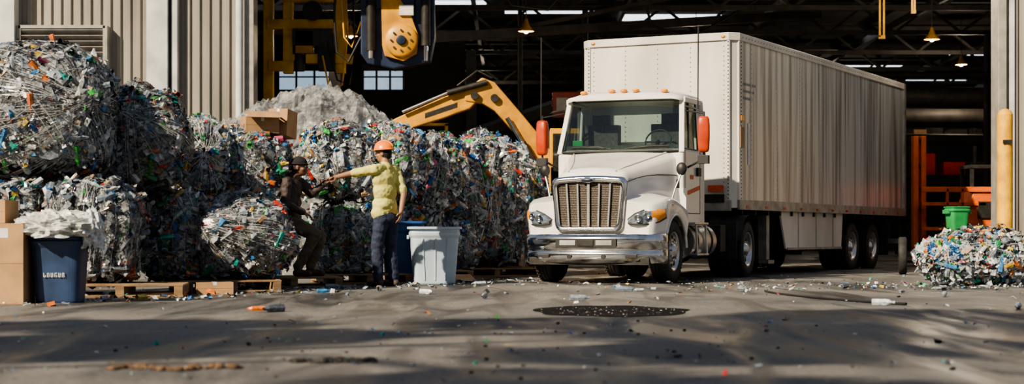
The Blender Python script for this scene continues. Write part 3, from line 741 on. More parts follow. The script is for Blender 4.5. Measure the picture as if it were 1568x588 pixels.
def frames(rng,n,nv,tilt):
    nn=nrm(nv+tilt*rng.normal(size=(n,3))*.6); t1=nrm(np.cross(nn,rng.normal(size=(n,3)))); t2=np.cross(nn,t1); return nn,t1,t2
def flakes(vb,rng,P,Nv,C,a,b,tilt=.8,bend=.5,mi=0):
    n=len(P); nn,t1,t2=frames(rng,n,Nv,tilt)
    a=a[:,None];b=b[:,None]; h=(rng.uniform(-bend,bend,(n,1))*a)
    cs=[(-1,-1,0),(0,-1,1),(1,-1,0),(1,1,0),(0,1,1),(-1,1,0)]; out=[]
    for (u,v,w) in cs: out.append(P+t1*a*u*rng.uniform(.6,1.2,(n,1))+t2*b*v*rng.uniform(.6,1.2,(n,1))+nn*h*w)
    V=np.stack(out,1).reshape(-1,3); i=np.arange(n)[:,None]*6
    F=np.concatenate([i+np.array([[0,1,4,5]]),i+np.array([[1,2,3,4]])]); vb.add(V,F,np.concatenate([C,C*.93]),mi)
BT=[]
for (r,h) in ((.03,0),(.034,.01),(.034,.13),(.028,.16),(.012,.19),(.012,.215)):
    for j in range(6): BT.append((r*math.cos(j*math.pi/3),r*math.sin(j*math.pi/3),h-.1))
BT=np.array(BT); BF=np.array([(i*6+j,i*6+(j+1)%6,(i+1)*6+(j+1)%6,(i+1)*6+j) for i in range(5) for j in range(6)])
def bottles(vb,rng,P,Nv,C,mi=0,lay=False):
    n=len(P); nn,t1,t2=frames(rng,n,Nv,.7)
    if lay:
        a=rng.uniform(0,6.28,n); nn=np.stack([np.cos(a),np.sin(a),np.zeros(n)],1); t1=np.stack([-np.sin(a),np.cos(a),np.zeros(n)],1); t2=np.tile([[0,0,1.]],(n,1))
    sc=rng.uniform(.6,1.15,(n,1,1)); B=BT[None]*sc*np.stack([rng.uniform(.5,1.1,n),np.ones(n),np.ones(n)],1)[:,None,:]
    V=P[:,None,:]+B[:,:,2:3]*nn[:,None]*(1 if lay else .9)+B[:,:,0:1]*t1[:,None]+B[:,:,1:2]*t2[:,None]+rng.normal(size=(n,36,3))*.002
    if not lay: # lie mostly along the surface
        V=P[:,None,:]+B[:,:,0:1]*nn[:,None]+B[:,:,2:3]*t1[:,None]+B[:,:,1:2]*t2[:,None]+rng.normal(size=(n,36,3))*.003
    F=(np.arange(n)[:,None,None]*36+BF[None]).reshape(-1,4); 
    vb.add(V.reshape(-1,3),F,np.repeat(C,30,axis=0),mi)
def cube_pts(rng,n,top=None):
    ax=rng.integers(0,3,n); sg=rng.choice([-1,1],n); q=rng.uniform(-1,1,(n,3)); q[np.arange(n),ax]=sg
    fn=np.zeros((n,3)); fn[np.arange(n),ax]=sg; return q,fn
def bale(c,size,yaw=0.,seed=0,rnd=.5,dens=1.,boost=1.,dark=1.,strands=50,name='plastic_bale',wires=4,bright=1.,flat=True,lump=.05,fs=1.,wrap=True,pole=None):
    rng=np.random.default_rng(seed); h=np.array(size)/2
    ph=rng.uniform(0,6.28,9); vb=VB()
    def f(q):
        s=nrm(q)*1.12; p=q*(1-rnd)+s*rnd
        d=1+lump*(np.sin(3.1*q[:,0]+ph[0])*np.sin(2.7*q[:,1]+ph[1])+np.sin(4.3*q[:,2]+ph[2]+1.5*q[:,0])*.7+np.sin(7*q[:,0]+ph[3])*np.sin(6*q[:,2]+ph[4])*.5)
        for k in range(wires):
            xw=-.75+1.5*k/max(1,wires-1); d-=.095*np.exp(-((q[:,0]-xw)/.10)**2)
        p=p*d[:,None]
        p=p*h
        if flat: p[:,2]=np.maximum(p[:,2],-h[2])
        return p
    def shell(g,off,mi,smooth=False,keepp=None):
        lin=np.linspace(-1,1,g)
        for ax in range(3):
            for sg in (-1,1):
                if mi==2 and ax==2 and sg==-1: continue
                u,v=np.meshgrid(lin,lin,indexing='ij'); q=np.zeros((g*g,3)); q[:,ax]=sg; q[:,(ax+1)%3]=u.ravel(); q[:,(ax+2)%3]=v.ravel()*sg
                idx=np.arange(g*g).reshape(g,g); F=np.stack([idx[:-1,:-1].ravel(),idx[1:,:-1].ravel(),idx[1:,1:].ravel(),idx[:-1,1:].ravel()],1)
                p=f(q)
                if off>0:
                    jit=np.sin(q@np.array([13.,17.,11.])+ph[5])*np.sin(q@np.array([-9.,14.,19.])+ph[6])
                    p=p+nrm(q)*(off+.012*jit[:,None])
                else: p=p*.97
                vb.add(p,F,np.tile([[.08,.08,.085]],(len(F),1)),mi)
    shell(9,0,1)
    area=2*(size[0]*size[1]+size[0]*size[2]+size[1]*size[2])
    n=int(area*1400*dens); q,fn=cube_pts(rng,n); P=f(q); Nv=nrm(fn*.5+nrm(q)*.5)
    keep=~((fn[:,2]<-.5))
    P=P[keep]+Nv[keep]*rng.uniform(-.02,.02,(keep.sum(),1)); Nv=Nv[keep]; n=len(P)
    C=palette(rng,n,boost,dark)*bright
    pt=np.sin(P[:,0]*6+ph[0])*np.sin(P[:,2]*7+ph[1])*np.sin(P[:,1]*6+ph[2]); C=C*(1+.45*pt[:,None]).clip(.45,1.3)
    sz=rng.gamma(2.0,.0095,n).clip(.006,.06)*fs
    flakes(vb,rng,P,Nv,C,sz,sz*rng.uniform(.25,1.0,n),.6)
    k=int(area*20)
    q,fn=cube_pts(rng,k); P0=f(q); N0=nrm(fn*.5+nrm(q)*.5); cc=palette(rng,k,boost*2.2,dark)*bright
    m=9; P=np.repeat(P0,m,0)+rng.normal(size=(k*m,3))*.03; C=np.repeat(cc,m,0)*rng.uniform(.75,1.1,(k*m,1)); s2=rng.uniform(.014,.045,k*m)*fs
    flakes(vb,rng,P,np.repeat(N0,m,0)  ,C,s2,s2*.6,.6)
    k=int(area*30*dens); q,fn=cube_pts(rng,k); Nv=nrm(fn*.5+nrm(q)*.5); bottles(vb,rng,f(q)+Nv*.005,Nv,palette(rng,k,boost*1.3,.4)*bright)
    k=int(area*8); q,fn=cube_pts(rng,k); Nv=nrm(fn*.5+nrm(q)*.5); s3=rng.uniform(.04,.11,k); flakes(vb,rng,f(q)+Nv*.012,Nv,palette(rng,k,.6,.6)*bright,s3,s3*rng.uniform(.4,.9,k),.25,.3)
    if wrap: shell(26,.022,2)
    for i in range(int(strands)):
        nv=rng.normal(size=3); nv/=np.linalg.norm(nv); off=rng.uniform(-.6,.6)
        if pole is not None and i%4:
            pl=np.array(pole,float); pl/=np.linalg.norm(pl); nv=np.cross(pl,rng.normal(size=3)); nv/=np.linalg.norm(nv); off=rng.uniform(-.10,.10)
        elif wires and i%2==0: nv=np.array([1,rng.normal()*.35,rng.normal()*.35]); nv/=np.linalg.norm(nv)
        a=np.cross(nv,[.3,.5,.8]); a/=np.linalg.norm(a); b=np.cross(nv,a); t0=rng.uniform(0,6.28); ln=rng.uniform(1.2,4)
        t=np.linspace(t0,t0+ln,26)[:,None]; dr=np.cos(t)*a+np.sin(t)*b+nv*off
        q=dr/np.abs(dr).max(axis=1,keepdims=True); P=f(q); nn=nrm(q); P=P+nn*.032
        wv=nrm(np.cross(np.gradient(P,axis=0),nn))*rng.uniform(.0014,.0036)
        V=np.concatenate([P-wv,P+wv]); j=np.arange(25); F=np.stack([j,j+1,j+27,j+26],1)
        col=np.tile(rng.choice([.75,.6,.45,.25,.08,.05])*np.ones((1,3))*bright,(25,1)); vb.add(V,F,np.minimum(col,.85),0)
    for k in range(wires):
        xw=-.75+1.5*k/max(1,wires-1)+rng.uniform(-.03,.03); t=np.linspace(0,2*np.pi,50)[:,None]
        q=np.concatenate([np.full_like(t,xw),np.cos(t)*1.5,np.sin(t)*1.5],1); q[:,1:]=q[:,1:]/np.maximum(np.abs(q[:,1:]).max(axis=1,keepdims=True),1e-6)
        P=f(q); nn=nrm(q*[0,1,1]); P=P+nn*.03; wv=np.array([[.007,0,0]]); V=np.concatenate([P-wv,P+wv]); j=np.arange(49); F=np.stack([j,j+1,j+51,j+50],1)
        vb.add(V,F,np.tile([[.07,.07,.08]],(49,1)),0)
    return vb.fin(name,['attr','core','wrap'],loc=c,rz=yaw)
BL=[ # cx,cy,cz, w,d,h, yaw, rnd, boost, dark, strands, bright, pole
 (-5.6,18.5,.70,1.0,1.1,1.10,.1,.65,1.,1.1,60,.85,None),
 (-4.55,18.40,.69,.96,1.0,1.10,.1,.62,.8,1.3,90,.76,(.1,0,1)),
 (-3.92,19.75,.64,.82,1.0,.98,.3,.75,1.6,1.5,50,.72,None),
 (-3.20,19.85,.61,1.20,1.1,.94,.35,.95,1.2,1.7,260,.80,(-.75,-.6,.3)),
 (-3.27,21.45,.52,.72,.9,.72,.3,.6,1.,1.4,50,.8,None),
 (-2.24,23.0,.61,.94,1.1,.95,.3,.65,1.2,1.5,60,.78,None),
 (-1.52,24.7,.61,.92,1.1,.95,.3,.65,1.2,1.4,50,.82,None),
 (-5.22,18.70,1.97,1.55,1.4,1.42,.15,.88,.7,1.2,330,.85,(.7,-.8,.1)),
 (-4.28,19.40,1.74,1.06,1.1,1.14,.3,.9,1.8,2.2,150,.74,(-.3,-1,.5)),
 (-3.86,20.95,1.60,.66,1.0,.90,.3,.8,1.2,.6,130,1.1,(0,-1,.1)),
 (-3.40,21.30,1.44,1.12,1.0,1.02,.2,.75,2.6,1.1,50,.98,None),
 (-2.40,23.05,1.62,.98,1.1,1.02,.2,.68,1.4,1.1,90,1.0,None),
 (-1.74,24.75,1.70,.92,1.2,1.12,.25,.72,1.5,1.1,80,.95,None),
 (-1.20,25.9,1.54,.86,1.1,1.28,.35,.65,1.5,1.,90,1.0,None),
 (-1.05,25.9,.48,.90,1.1,.76,.35,.65,1.5,1.2,50,.85,None),
 (-.50,27.1,1.15,1.20,1.3,2.06,.35,.5,1.8,.9,120,1.05,None),
 (.05,28.7,1.05,.95,1.1,1.85,.4,.5,1.8,1.,60,1.0,None),
]
for i,b in enumerate(BL):
    cx,cy,cz,w,d,h,yw,rn,bo,dk,st,br,po=b
    bale((cx,cy,cz),(w,d,h),yw,100+i,rn,1.0,bo,dk,st,bright=br,wires=4 if rn<.74 else (2 if rn<.84 else 0),pole=po,lump=.065)
bale((5.98,21.9,.34),(1.38,1.1,.68),.1,300,.9,1.3,1.2,.9,20,name='trash_heap',wires=0,bright=1.0,lump=.08,fs=1.2,wrap=False)

# plastic-sheet covered heap
nx,ny=110,56
def heap(kmat,off,ridge,name,parent):
    g=MB(); rows=[]
    for j in range(ny+1):
        r=[]
        for i in range(nx+1):
            u=-1+2*i/nx; v=-1+2*j/ny
            x=-3.45+u*2.6; y=27.4+v*2.2
            hh=(1-abs(u)**3.2)*(1-abs(v)**3); hh=max(hh,0)**.42
            prof=2.38+.48*math.exp(-((u-.08)/.46)**2)+.10*math.sin(u*5)
            z=prof*hh
            p=Vector((x*1.4,y*1.4,z*.6)); rg=1-abs(noise.noise(p*1.5))*2; rg2=1-abs(noise.noise(p*3.9+Vector((5,3,1))))*2; rg3=1-abs(noise.noise(p*9+Vector((2,7,1))))*2
            z+=(ridge*(.22*rg+.13*rg2+.05*rg3)-.16)*hh+off*hh
            r.append((x,y,max(z,.0)))
        rows.append(r)
    g.grid(rows,kmat,False); g.fin(name,parent)
e=empty('plastic_sheet_heap'); heap('heapcore',-.06,.8,'scrap_mound',e); heap('sheet',.0,1.,'plastic_sheet',e)

# ------------------------------------------------------------------ pallets
def pallet(x,y,yaw,w=1.1,d=1.0,z=0):
    g=MB()
    for i in (-1,0,1): g.box((i*(w/2-.05),0,.07),(.09,d,.09),'pallet')
    for i in range(7): g.box((0,-d/2+.05+i*(d-.1)/6,.125),(w,.1,.02),'pallet')
    for i in range(3): g.box((0,-d/2+.05+i*(d-.1)/2,.0125),(w,.1,.025),'pallet')
    return g.fin('wooden_pallet',None,.003,1,loc=(x,y,z),rz=yaw)
for (x,y,yw,w,d) in ((-5.5,18.5,.1,1.0,1.1),(-4.15,18.2,.12,1.3,1.2),(-3.35,19.7,.35,1.1,1.2),(-2.8,21.25,.25,1.2,1.1),(-2.05,22.95,.3,1.15,1.2),(-1.3,24.9,.3,1.2,1.2),(-.45,26.85,.35,1.5,1.3),(.1,28.6,.35,1.1,1.0)):
    pallet(x,y,yw,w,d)

# ------------------------------------------------------------------ bins
def tub(name,c,w0,w1,d0,d1,h,k,rz=0,rim=.03,ribs=True,inner='black'):
    g=MB(); n=40
    def ring(w,d,z,e=.35):
        r=[]
        for i in range(n):
            t=2*math.pi*i/n; cx=math.cos(t);sx=math.sin(t)
            r.append((w/2*math.copysign(abs(cx)**e,cx),d/2*math.copysign(abs(sx)**e,sx),z))
        return r
    def wd(t): return w0+(w1-w0)*t, d0+(d1-d0)*t
    rg=[ring(.001,.001,0),ring(w0*.97,d0*.97,0),ring(w0,d0,.02)]
    for t in (.3,.6,.8): a,b=wd(t); rg.append(ring(a,b,h*t))
    a,b=wd(.84); rg.append(ring(a+.03,b+.03,h*.85)); a,b=wd(.9); rg.append(ring(a+.03,b+.03,h*.9)); rg.append(ring(a+.005,b+.005,h*.91)); rg.append(ring(w1,d1,h*.955)); rg.append(ring(w1+rim*2,d1+rim*2,h*.96)); rg.append(ring(w1+rim*2,d1+rim*2,h)); rg.append(ring(w1-.01,d1-.01,h)); rg.append(ring(w0-.04,d0-.04,.05)); rg.append(ring(.001,.001,.05))
    g.grid(rg,k,False,True)
    for s in (-1,1):
        g.box((s*(w1/2+.02),0,h*.82),(.03,.16,.05),k)
    if ribs:
        for x in (-.25,0,.25): g.beam((x*w0,-d0/2-.004,.05),(x*w1,-d1/2*.97-.004,h*.8),.02,.012,k)
    return g.fin(name,None,.003,1,loc=c,rz=rz)
tub('plastic_bin',(-1.04,22.6,0),.55,.66,.5,.6,.76,'whitebin',.1)
tub('plastic_bin',(-1.50,23.3,0),.5,.58,.45,.55,.84,'blueb2',.1,ribs=False)
b=tub('recycling_tub',(-4.36,16.35,0),.42,.50,.40,.48,.66,'bluebin',.05,ribs=False)
tub('green_tub',(5.78,22.0,.64),.20,.26,.2,.26,.38,'greenbin',.2,ribs=False,rim=.012)
g=MB()
for i,x in enumerate((-.1,-.065,-.03,.005,.04,.075)):
    g.b2(x,x+.006,0,.003,0,.04,'tape'); g.b2(x,x+.022,0,.003,.034 if i%2 else 0,.04 if i%2 else .006,'tape'); g.b2(x+.016,x+.022,0,.003,0,.04 if i%3 else .02,'tape')
g.fin('tub_label',None,loc=(-4.36,16.118,.25),rz=.05)
def crumple(name,c,size,seed,col,n=26,amp=.35):
    vb=VB()
    u=np.linspace(0,np.pi*.62,n); v=np.linspace(0,2*np.pi,n*2); U,V=np.meshgrid(u,v,indexing='ij')
    d=np.stack([np.sin(U)*np.cos(V),np.sin(U)*np.sin(V),np.cos(U)],-1).reshape(-1,3); o=[]
    for p in d:
        q=Vector(p)*2.3+Vector((seed,0,0)); r=1+amp*(1-2.2*abs(noise.noise(q)))+.35*amp*(1-2*abs(noise.noise(q*2.6)))
        o.append(p*r)
    P=np.array(o)*np.array(size)/2; P[:,2]=np.maximum(P[:,2],-size[2]*.45)
    idx=np.arange(len(P)).reshape(n,2*n); F=np.stack([idx[:-1,:-1].ravel(),idx[1:,:-1].ravel(),idx[1:,1:].ravel(),idx[:-1,1:].ravel()],1)
    vb.add(P,F,np.tile([col],(len(F),1)),0); return vb.fin(name,['attr'],loc=c)
crumple('plastic_film_scraps',(-4.38,16.3,.70),(.58,.5,.26),3,(.72,.73,.71),30,.5)
crumple('plastic_bag',(-4.03,16.28,.62),(.16,.2,.40),8,(.70,.73,.74),24,.45)
def cbox(name,c,d,rz=0,open_=False,label=False,rx=0):
    g=MB(); w,dd,h=d
    g.box((0,0,h/2),(w,dd,h),'card'); g.b2(-.025,.025,-dd/2-.002,dd/2+.002,h,h+.002,'tape'); g.b2(-w/2,w/2,-.003,.003,h-.001,h+.0015,'frame')
    g.b2(-w/2,w/2,-dd/2-.002,-dd/2,h*.5,h*.505,'pallet'); g.b2(-.02,.02,-dd/2-.0015,-dd/2,h*.75,h,'tape')
    if open_:
        g.box((0,-dd/2-.05,h+.03),(w,.13,.008),'card',Matrix.Rotation(math.radians(35),3,'X')); g.box((w/2+.05,0,h-.02),(.13,dd,.008),'card',Matrix.Rotation(math.radians(35),3,'Y'))
    if label: g.b2(-.12,.12,-dd/2-.003,-dd/2,h*.82,h*.94,'tape'); g.b2(-.1,.02,-dd/2-.004,-dd/2-.003,h*.86,h*.9,'frame')
    o=g.fin(name,None,.003,1,loc=c,rz=rz); o.rotation_euler[0]=rx; return o
cbox('cardboard_box',(-4.88,16.2,0),(.52,.45,.76),.03,label=True)
cbox('cardboard_box',(-5.02,16.3,.765),(.42,.38,.22),-.05)
cbox('cardboard_box',(-3.16,21.2,1.93),(.42,.35,.2),.35,rx=.06,open_=True)
cbox('cardboard_box',(-2.90,21.35,1.88),(.26,.3,.34),-.3,rx=-.12)
cbox('cardboard_box',(-3.3,18.75,.0),(.40,.3,.13),.25)
g=MB(); g.box((0,0,.05),(.45,.35,.01),'card',Matrix.Rotation(.25,3,'X')); g.box((.1,-.2,.02),(.3,.25,.01),'tape',Matrix.Rotation(.1,3,'Y')); g.fin('cardboard_scraps',None,loc=(-.75,23.6,.0),rz=.3)

# loose tyre
g=MB(); R=.31; g.rev([(R*.55,-.06),(R*.9,-.07),(R,-.05),(R,.05),(R*.9,.07),(R*.55,.06),(R*.5,0),(R*.55,-.06)],(0,0,R),(1,0,0),'rubber',36); g.fin('loose_tire',None,loc=(6.46,28.0,0),rz=-.225)
g=MB(); pts=[]
for i in range(30):
    t=i/29; pts.append((2.9+.8*t-.3*math.sin(t*3),18.6-3.4*t+ .3*math.sin(t*5)+.8,.012))
g.tube(pts,.012,'black',8); g.fin('ground_cable')

# ------------------------------------------------------------------ litter on the ground
vb=VB(); rng=np.random.default_rng(77)
def scatter(n,xf,yf,s0,s1,boost=1.,bright=1.,dark=1.):
    t=rng.uniform(0,1,n); X,Y=xf(t,rng,n),yf(t,rng,n)
    s=rng.uniform(s0,s1,n)*rng.uniform(.4,1,n); P=np.stack([X,Y,s*.35+.004],1)
    flakes(vb,rng,P,np.tile([[0,0,1.]],(n,1)),palette(rng,n,boost,dark)*bright,s,s*rng.uniform(.3,.9,n),.35,.9)
scatter(420,lambda t,r,n:-4.6+4.6*t+r.normal(size=n)*.4,lambda t,r,n:16.6+8.5*t-r.gamma(2,.45,n),.02,.07,1.2,1.1)
scatter(300,lambda t,r,n:r.uniform(-6,9,n),lambda t,r,n:8+22*t,.012,.045,1.2,1.2,.4)
scatter(180,lambda t,r,n:r.uniform(-3,3.5,n),lambda t,r,n:7.3+6*t,.008,.028,1.2,1.3,.4)
scatter(320,lambda t,r,n:5.9+r.normal(size=n)*.9,lambda t,r,n:21.4+r.normal(size=n)*.7,.02,.06,1.,1.3,.4)
scatter(240,lambda t,r,n:3.2+r.normal(size=n)*1.6,lambda t,r,n:21.6+r.normal(size=n)*1.2,.015,.055,1.,1.2,.6)
k=18; P=np.stack([rng.uniform(-4.5,5,k),rng.uniform(14,22,k),np.full(k,.032)],1); bottles(vb,rng,P,np.tile([[0,0,1.]],(k,1)),palette(rng,k,.3,.3),lay=True)
vb.fin('litter',['attr'])
g=MB()
random.seed(9)
for i in range(60):
    t=i/59; x=-1.95+.62*t+random.uniform(-.02,.02); y=8.2+.08*math.sin(t*9)+random.uniform(-.05,.05); r=random.uniform(.008,.02)
    g.ell((x,y,r*.6),(r*1.6,r,r*.8),'mud',7,5)
for i in range(40):
    t=i/39; x=-1.12+.42*t; y=8.65+random.uniform(-.05,.05); r=random.uniform(.008,.018); g.ell((x,y,r*.6),(r*1.8,r,r*.9),'frame',7,5)
for i in range(60):
    x=random.uniform(-2.3,1.8); y=random.uniform(7.6,11.5); r=random.uniform(.003,.010); g.ell((x,y,r*.6),(r*1.5,r,r*.8),'frame',6,4)
g.fin('dirt_clods')
mp=bpy.data.materials.new('wet_asphalt'); t_,N_,L_,P_=nt(mp)
nz=N_.new('ShaderNodeTexNoise'); nz.inputs['Scale'].default_value=20; cr=N_.new('ShaderNodeValToRGB'); cr.color_ramp.elements[0].color=(.003,.003,.004,1); cr.color_ramp.elements[1].color=(.012,.012,.013,1); L_.new(nz.outputs[0],cr.inputs[0]); L_.new(cr.outputs[0],P_.inputs['Base Color']); P_.inputs['Roughness'].default_value=.7; P_.inputs['Specular IOR Level'].default_value=.05
M['wet']=mp
g=MB(); V=[]; n=60
for i in range(n):
    a=2*math.pi*i/n; r=1+.12*noise.noise(Vector((math.cos(a)*2,math.sin(a)*2,3)))+.05*math.sin(a*7)
    V.append((.66*r*math.cos(a),1.05*r*math.sin(a),.004))
g.add(V,[tuple(range(n))],'wet')
for i in range(170):
    a=random.uniform(0,6.28);r=random.uniform(0,1)**.6; rr_=random.uniform(.003,.009)
    g.ell((.62*r*math.cos(a),1.0*r*math.sin(a),.004),(rr_,rr_,rr_*.6),random.choice(['frame','steel','alu']),6,4)
g.fin('gravel_puddle',None,loc=(.84,14.5,0))

# ------------------------------------------------------------------ unseen trees, added to cast dappled shade on the yard
def tree(name,base,hh,blobs,seed,nl,ls=.17):
    g=MB(); bx,by=base; rng=np.random.default_rng(seed)
    g.tube([(bx,by,0),(bx+.1,by,hh*.3),(bx-.05,by+.1,hh*.6),(bx,by,hh)],.22,'bark',10)
    for (x,y,z,r,rz) in blobs: g.tube([(bx,by,hh*.6),((bx+x)/2,(by+y)/2,(hh+z)/2+.2),(x,y,z)],.05,'bark',6)
    e=empty(name); g.fin('trunk',e)
    vb=VB(); tot=sum(b[3]**2 for b in blobs)
    for (x,y,z,r,rz) in blobs:
        n=int(nl*r*r/tot); d=nrm(rng.normal(size=(n,3)))*rng.uniform(.1,1,(n,1))**.6; P=np.array([x,y,z])+d*np.array([r*1.25,r*.7,rz])
        s=rng.uniform(.5,1,n)*ls; C=np.tile([[.08,.15,.03]],(n,1))*rng.uniform(.6,1.3,(n,1)); flakes(vb,rng,P,nrm(rng.normal(size=(n,3))),C,s,s*.6)
    vb.fin('leaves',['attr'],parent=e)
rn=random.Random(11)
bl=[(rn.uniform(-15,-5),rn.uniform(-2.5,5.5),rn.uniform(6.5,8.3),rn.uniform(.7,1.4),.45) for _ in range(24)]
tree('unseen_shade_tree',(-11,2),8,bl,5,13000)
bl=[(rn.uniform(-7,3),rn.uniform(-3,5.5),rn.uniform(6.5,8.3),rn.uniform(.7,1.3),.45) for _ in range(17)]
tree('unseen_shade_tree',(-3.5,-4),8,bl,6,9500)

# ------------------------------------------------------------------ people
def rot_to(fwd):
    f=Vector((fwd[0],fwd[1],0)).normalized(); r=Vector((f.y,-f.x,0)); return Matrix((r,f,Vector((0,0,1)))).transposed()
class Person:
    def __init__(s): s.pr=[]
    def c(s,p1,p2,r1,r2,k): s.pr.append(('c',Vector(p1),Vector(p2),r1,r2,k))
    def e(s,c,r,k,R=None): s.pr.append(('e',Vector(c),Vector(r),R or Matrix.Identity(3),0,k))
    def hand(s,w,d,nrm_,k,side,curl=.5,spread=.14,L=.17):
        w=Vector(w); d=Vector(d).normalized(); n=Vector(nrm_); n=(n-d*n.dot(d)).normalized(); t=d.cross(n)*side
        pl=L*.52
        for i,o in enumerate((.030,.011,-.009,-.028)):
            kn=w+d*(pl-(.006 if i in (0,2) else 0)-(.014 if i==3 else 0))+t*o
            s.c(w+t*o*.55,kn,.014,.0125,k)
            ln=(.072,.082,.076,.058)[i]; dd=(d+t*o*spread*12*.3).normalized(); p=kn; a=0
            for j,(fr,rr) in enumerate(((.45,.0092),(.32,.0085),(.23,.0075))):
                a+=curl*(.75+.12*i)*(.8 if j==0 else 1)
                q=p+(dd*math.cos(a)+n*math.sin(a))*ln*fr; s.c(p,q,rr,rr*.93,k); p=q
        b=w+d*.025+t*.026; m=b+(d*.6+t*.75+n*.35).normalized()*.042; e_=m+(d*.9+t*.25+n*.45).normalized()*.034
        s.c(b,m,.013,.011,k); s.c(m,e_,.0105,.0085,k)
    def head(s,c,fwd,tilt,kskin,khair,neck):
        B=rot_to(fwd)@Matrix.Rotation(tilt,3,'X'); c=Vector(c); T=lambda x,y,z:c+B@Vector((x,y,z))
        s.e(T(0,-.012,.03),(.075,.095,.088),kskin,B); s.e(T(0,.02,-.03),(.062,.072,.085),kskin,B)
        s.e(T(0,.045,-.085),(.036,.036,.026),kskin,B)
        s.c(T(0,.085,.012),T(0,.108,-.022),.010,.0155,kskin); s.e(T(0,.088,-.052),(.027,.012,.007),kskin,B); s.e(T(0,.086,-.064),(.023,.012,.007),kskin,B)
        s.c(T(-.035,.082,.022),T(.035,.082,.022),.011,.011,kskin)
        for q in (-1,1):
            s.e(T(q*.076,-.008,-.012),(.009,.02,.032),kskin,B); s.e(T(q*.042,.055,-.03),(.022,.025,.022),kskin,B)
        s.e(T(0,-.04,.0),(.076,.075,.085),khair,B); s.e(T(0,-.055,-.045),(.058,.045,.04),khair,B)
        s.c(neck,T(0,-.02,-.06),.058,.052,kskin)
        return T,B
    def sdf(s,X):
        D=[]
        for p in s.pr:
            if p[0]=='c':
                a=np.array(p[1]);b=np.array(p[2]);ab=b-a; t=np.clip(((X-a)@ab)/max(ab@ab,1e-9),0,1); D.append(np.linalg.norm(X-a-t[:,None]*ab,axis=1)-(p[3]+(p[4]-p[3])*t))
            else:
                R=np.array(p[3]); q=(X-np.array(p[1]))@R; r=np.array(p[2]); l=np.linalg.norm(q/r,axis=1); D.append((l-1)*np.linalg.norm(q,axis=1)/np.maximum(l,1e-6))
        return np.array(D)
    def build(s,parent,voxel=.0075,seed=0,rough={}):
        g=MB()
        for p in s.pr:
            if p[0]=='c':
                g.ell(p[1],(p[3],)*3,'black',14,8); g.ell(p[2],(p[4],)*3,'black',14,8)
                if (p[2]-p[1]).length>1e-4: g.cyl(p[1],p[2],p[3],p[4],'black',14)
            else: g.ell(p[1],p[2],'black',22,14,p[3])
        me=bpy.data.meshes.new('tmp'); me.from_pydata(g.v,[],g.f); ob=bpy.data.objects.new('tmp',me); COL.objects.link(ob)
        bm=bmesh.new(); bm.from_mesh(me); bmesh.ops.remove_doubles(bm,verts=bm.verts,dist=1e-5); bmesh.ops.recalc_face_normals(bm,faces=bm.faces); bm.to_mesh(me); bm.free()
        m=ob.modifiers.new('r','REMESH'); m.mode='VOXEL'; m.voxel_size=voxel; m.adaptivity=0
        sm=ob.modifiers.new('s','SMOOTH'); sm.factor=.5; sm.iterations=4
        dg=bpy.context.evaluated_depsgraph_get(); dg.update(); nm=bpy.data.meshes.new_from_object(ob.evaluated_get(dg))
        bpy.data.objects.remove(ob)
        n=len(nm.vertices); co=np.empty(n*3); nm.vertices.foreach_get('co',co); co=co.reshape(-1,3)
        mats=[]
        for p in s.pr:
            if p[-1] not in mats: mats.append(p[-1])
        pm=np.array([mats.index(p[-1]) for p in s.pr])
        lab=pm[s.sdf(co).argmin(0)]
        nr=np.empty(n*3); nm.vertices.foreach_get('normal',nr); nr=nr.reshape(-1,3)
        cloth=np.array([mm in rough for mm in mats]); amp=np.array([rough.get(mm,0) for mm in mats])
        for i in range(n):
            if cloth[lab[i]]:
                q=Vector(co[i]); w=noise.noise(Vector((q.x*9,q.y*9,q.z*16))+Vector((seed,0,0)))+.5*noise.noise(q*26)
                co[i]+=nr[i]*w*amp[lab[i]]
        nm.vertices.foreach_set('co',co.ravel())
        nf=len(nm.polygons); fc=np.empty(nf*3); nm.polygons.foreach_get('center',fc); fl=pm[s.sdf(fc.reshape(-1,3)).argmin(0)]
        nm.materials.clear()
        for k in mats: nm.materials.append(M[k])
        nm.polygons.foreach_set('material_index',fl.astype(np.int32)); nm.polygons.foreach_set('use_smooth',np.ones(nf,dtype=bool)); nm.update(); nm.name='body'
        o=bpy.data.objects.new('body',nm); COL.objects.link(o); o.parent=parent; return o

# Worker A: standing, hard hat
WA=empty('standing_worker',(-1.61,21.45,0))
p=Person(); f=Vector((-.75,.66,0)); B=rot_to(f)
def body(x,y,z): return B@Vector((x,y,0))+Vector((0,0,z))
p.e(body(0,.01,1.36),(.185,.125,.17),'shirt',B); p.e(body(0,.0,1.20),(.175,.125,.17),'shirt',B); p.e(body(0,.0,1.02),(.185,.135,.15),'shirt',B)
p.c(body(-.13,-.01,1.485),body(.13,-.01,1.485),.065,.065,'shirt'); p.c(body(-.10,0,.93),body(.10,0,.93),.106,.106,'shirt')
p.c(body(0,-.01,1.50),body(0,-.005,1.545),.075,.06,'shirt')
p.e(body(0,-.01,.86),(.175,.13,.11),'navy',B)
LS=body(-.185,-.0,1.475); RS=body(.185,0,1.475)
LE=Vector((-.42,-.10,1.425)); LW=Vector((-.62,-.13,1.375))
p.c(LS,LS.lerp(LE,.85),.068,.056,'shirt'); p.c(LS.lerp(LE,.7),LE,.044,.041,'skinA'); p.c(LE,LW,.042,.028,'skinA')
p.hand(LW,(LW-LE),(0,-.3,-1),'skinA',1,.35)
RE=Vector((.235,.06,1.18)); RW=Vector((.205,-.03,.94))
p.c(RS,RS.lerp(RE,.85),.068,.058,'shirt'); p.c(RS.lerp(RE,.7),RE,.045,.042,'skinA'); p.c(RE,RW,.042,.029,'skinA')
p.hand(RW,(RW-RE),(-1,.2,0),'skinA',-1,.45)
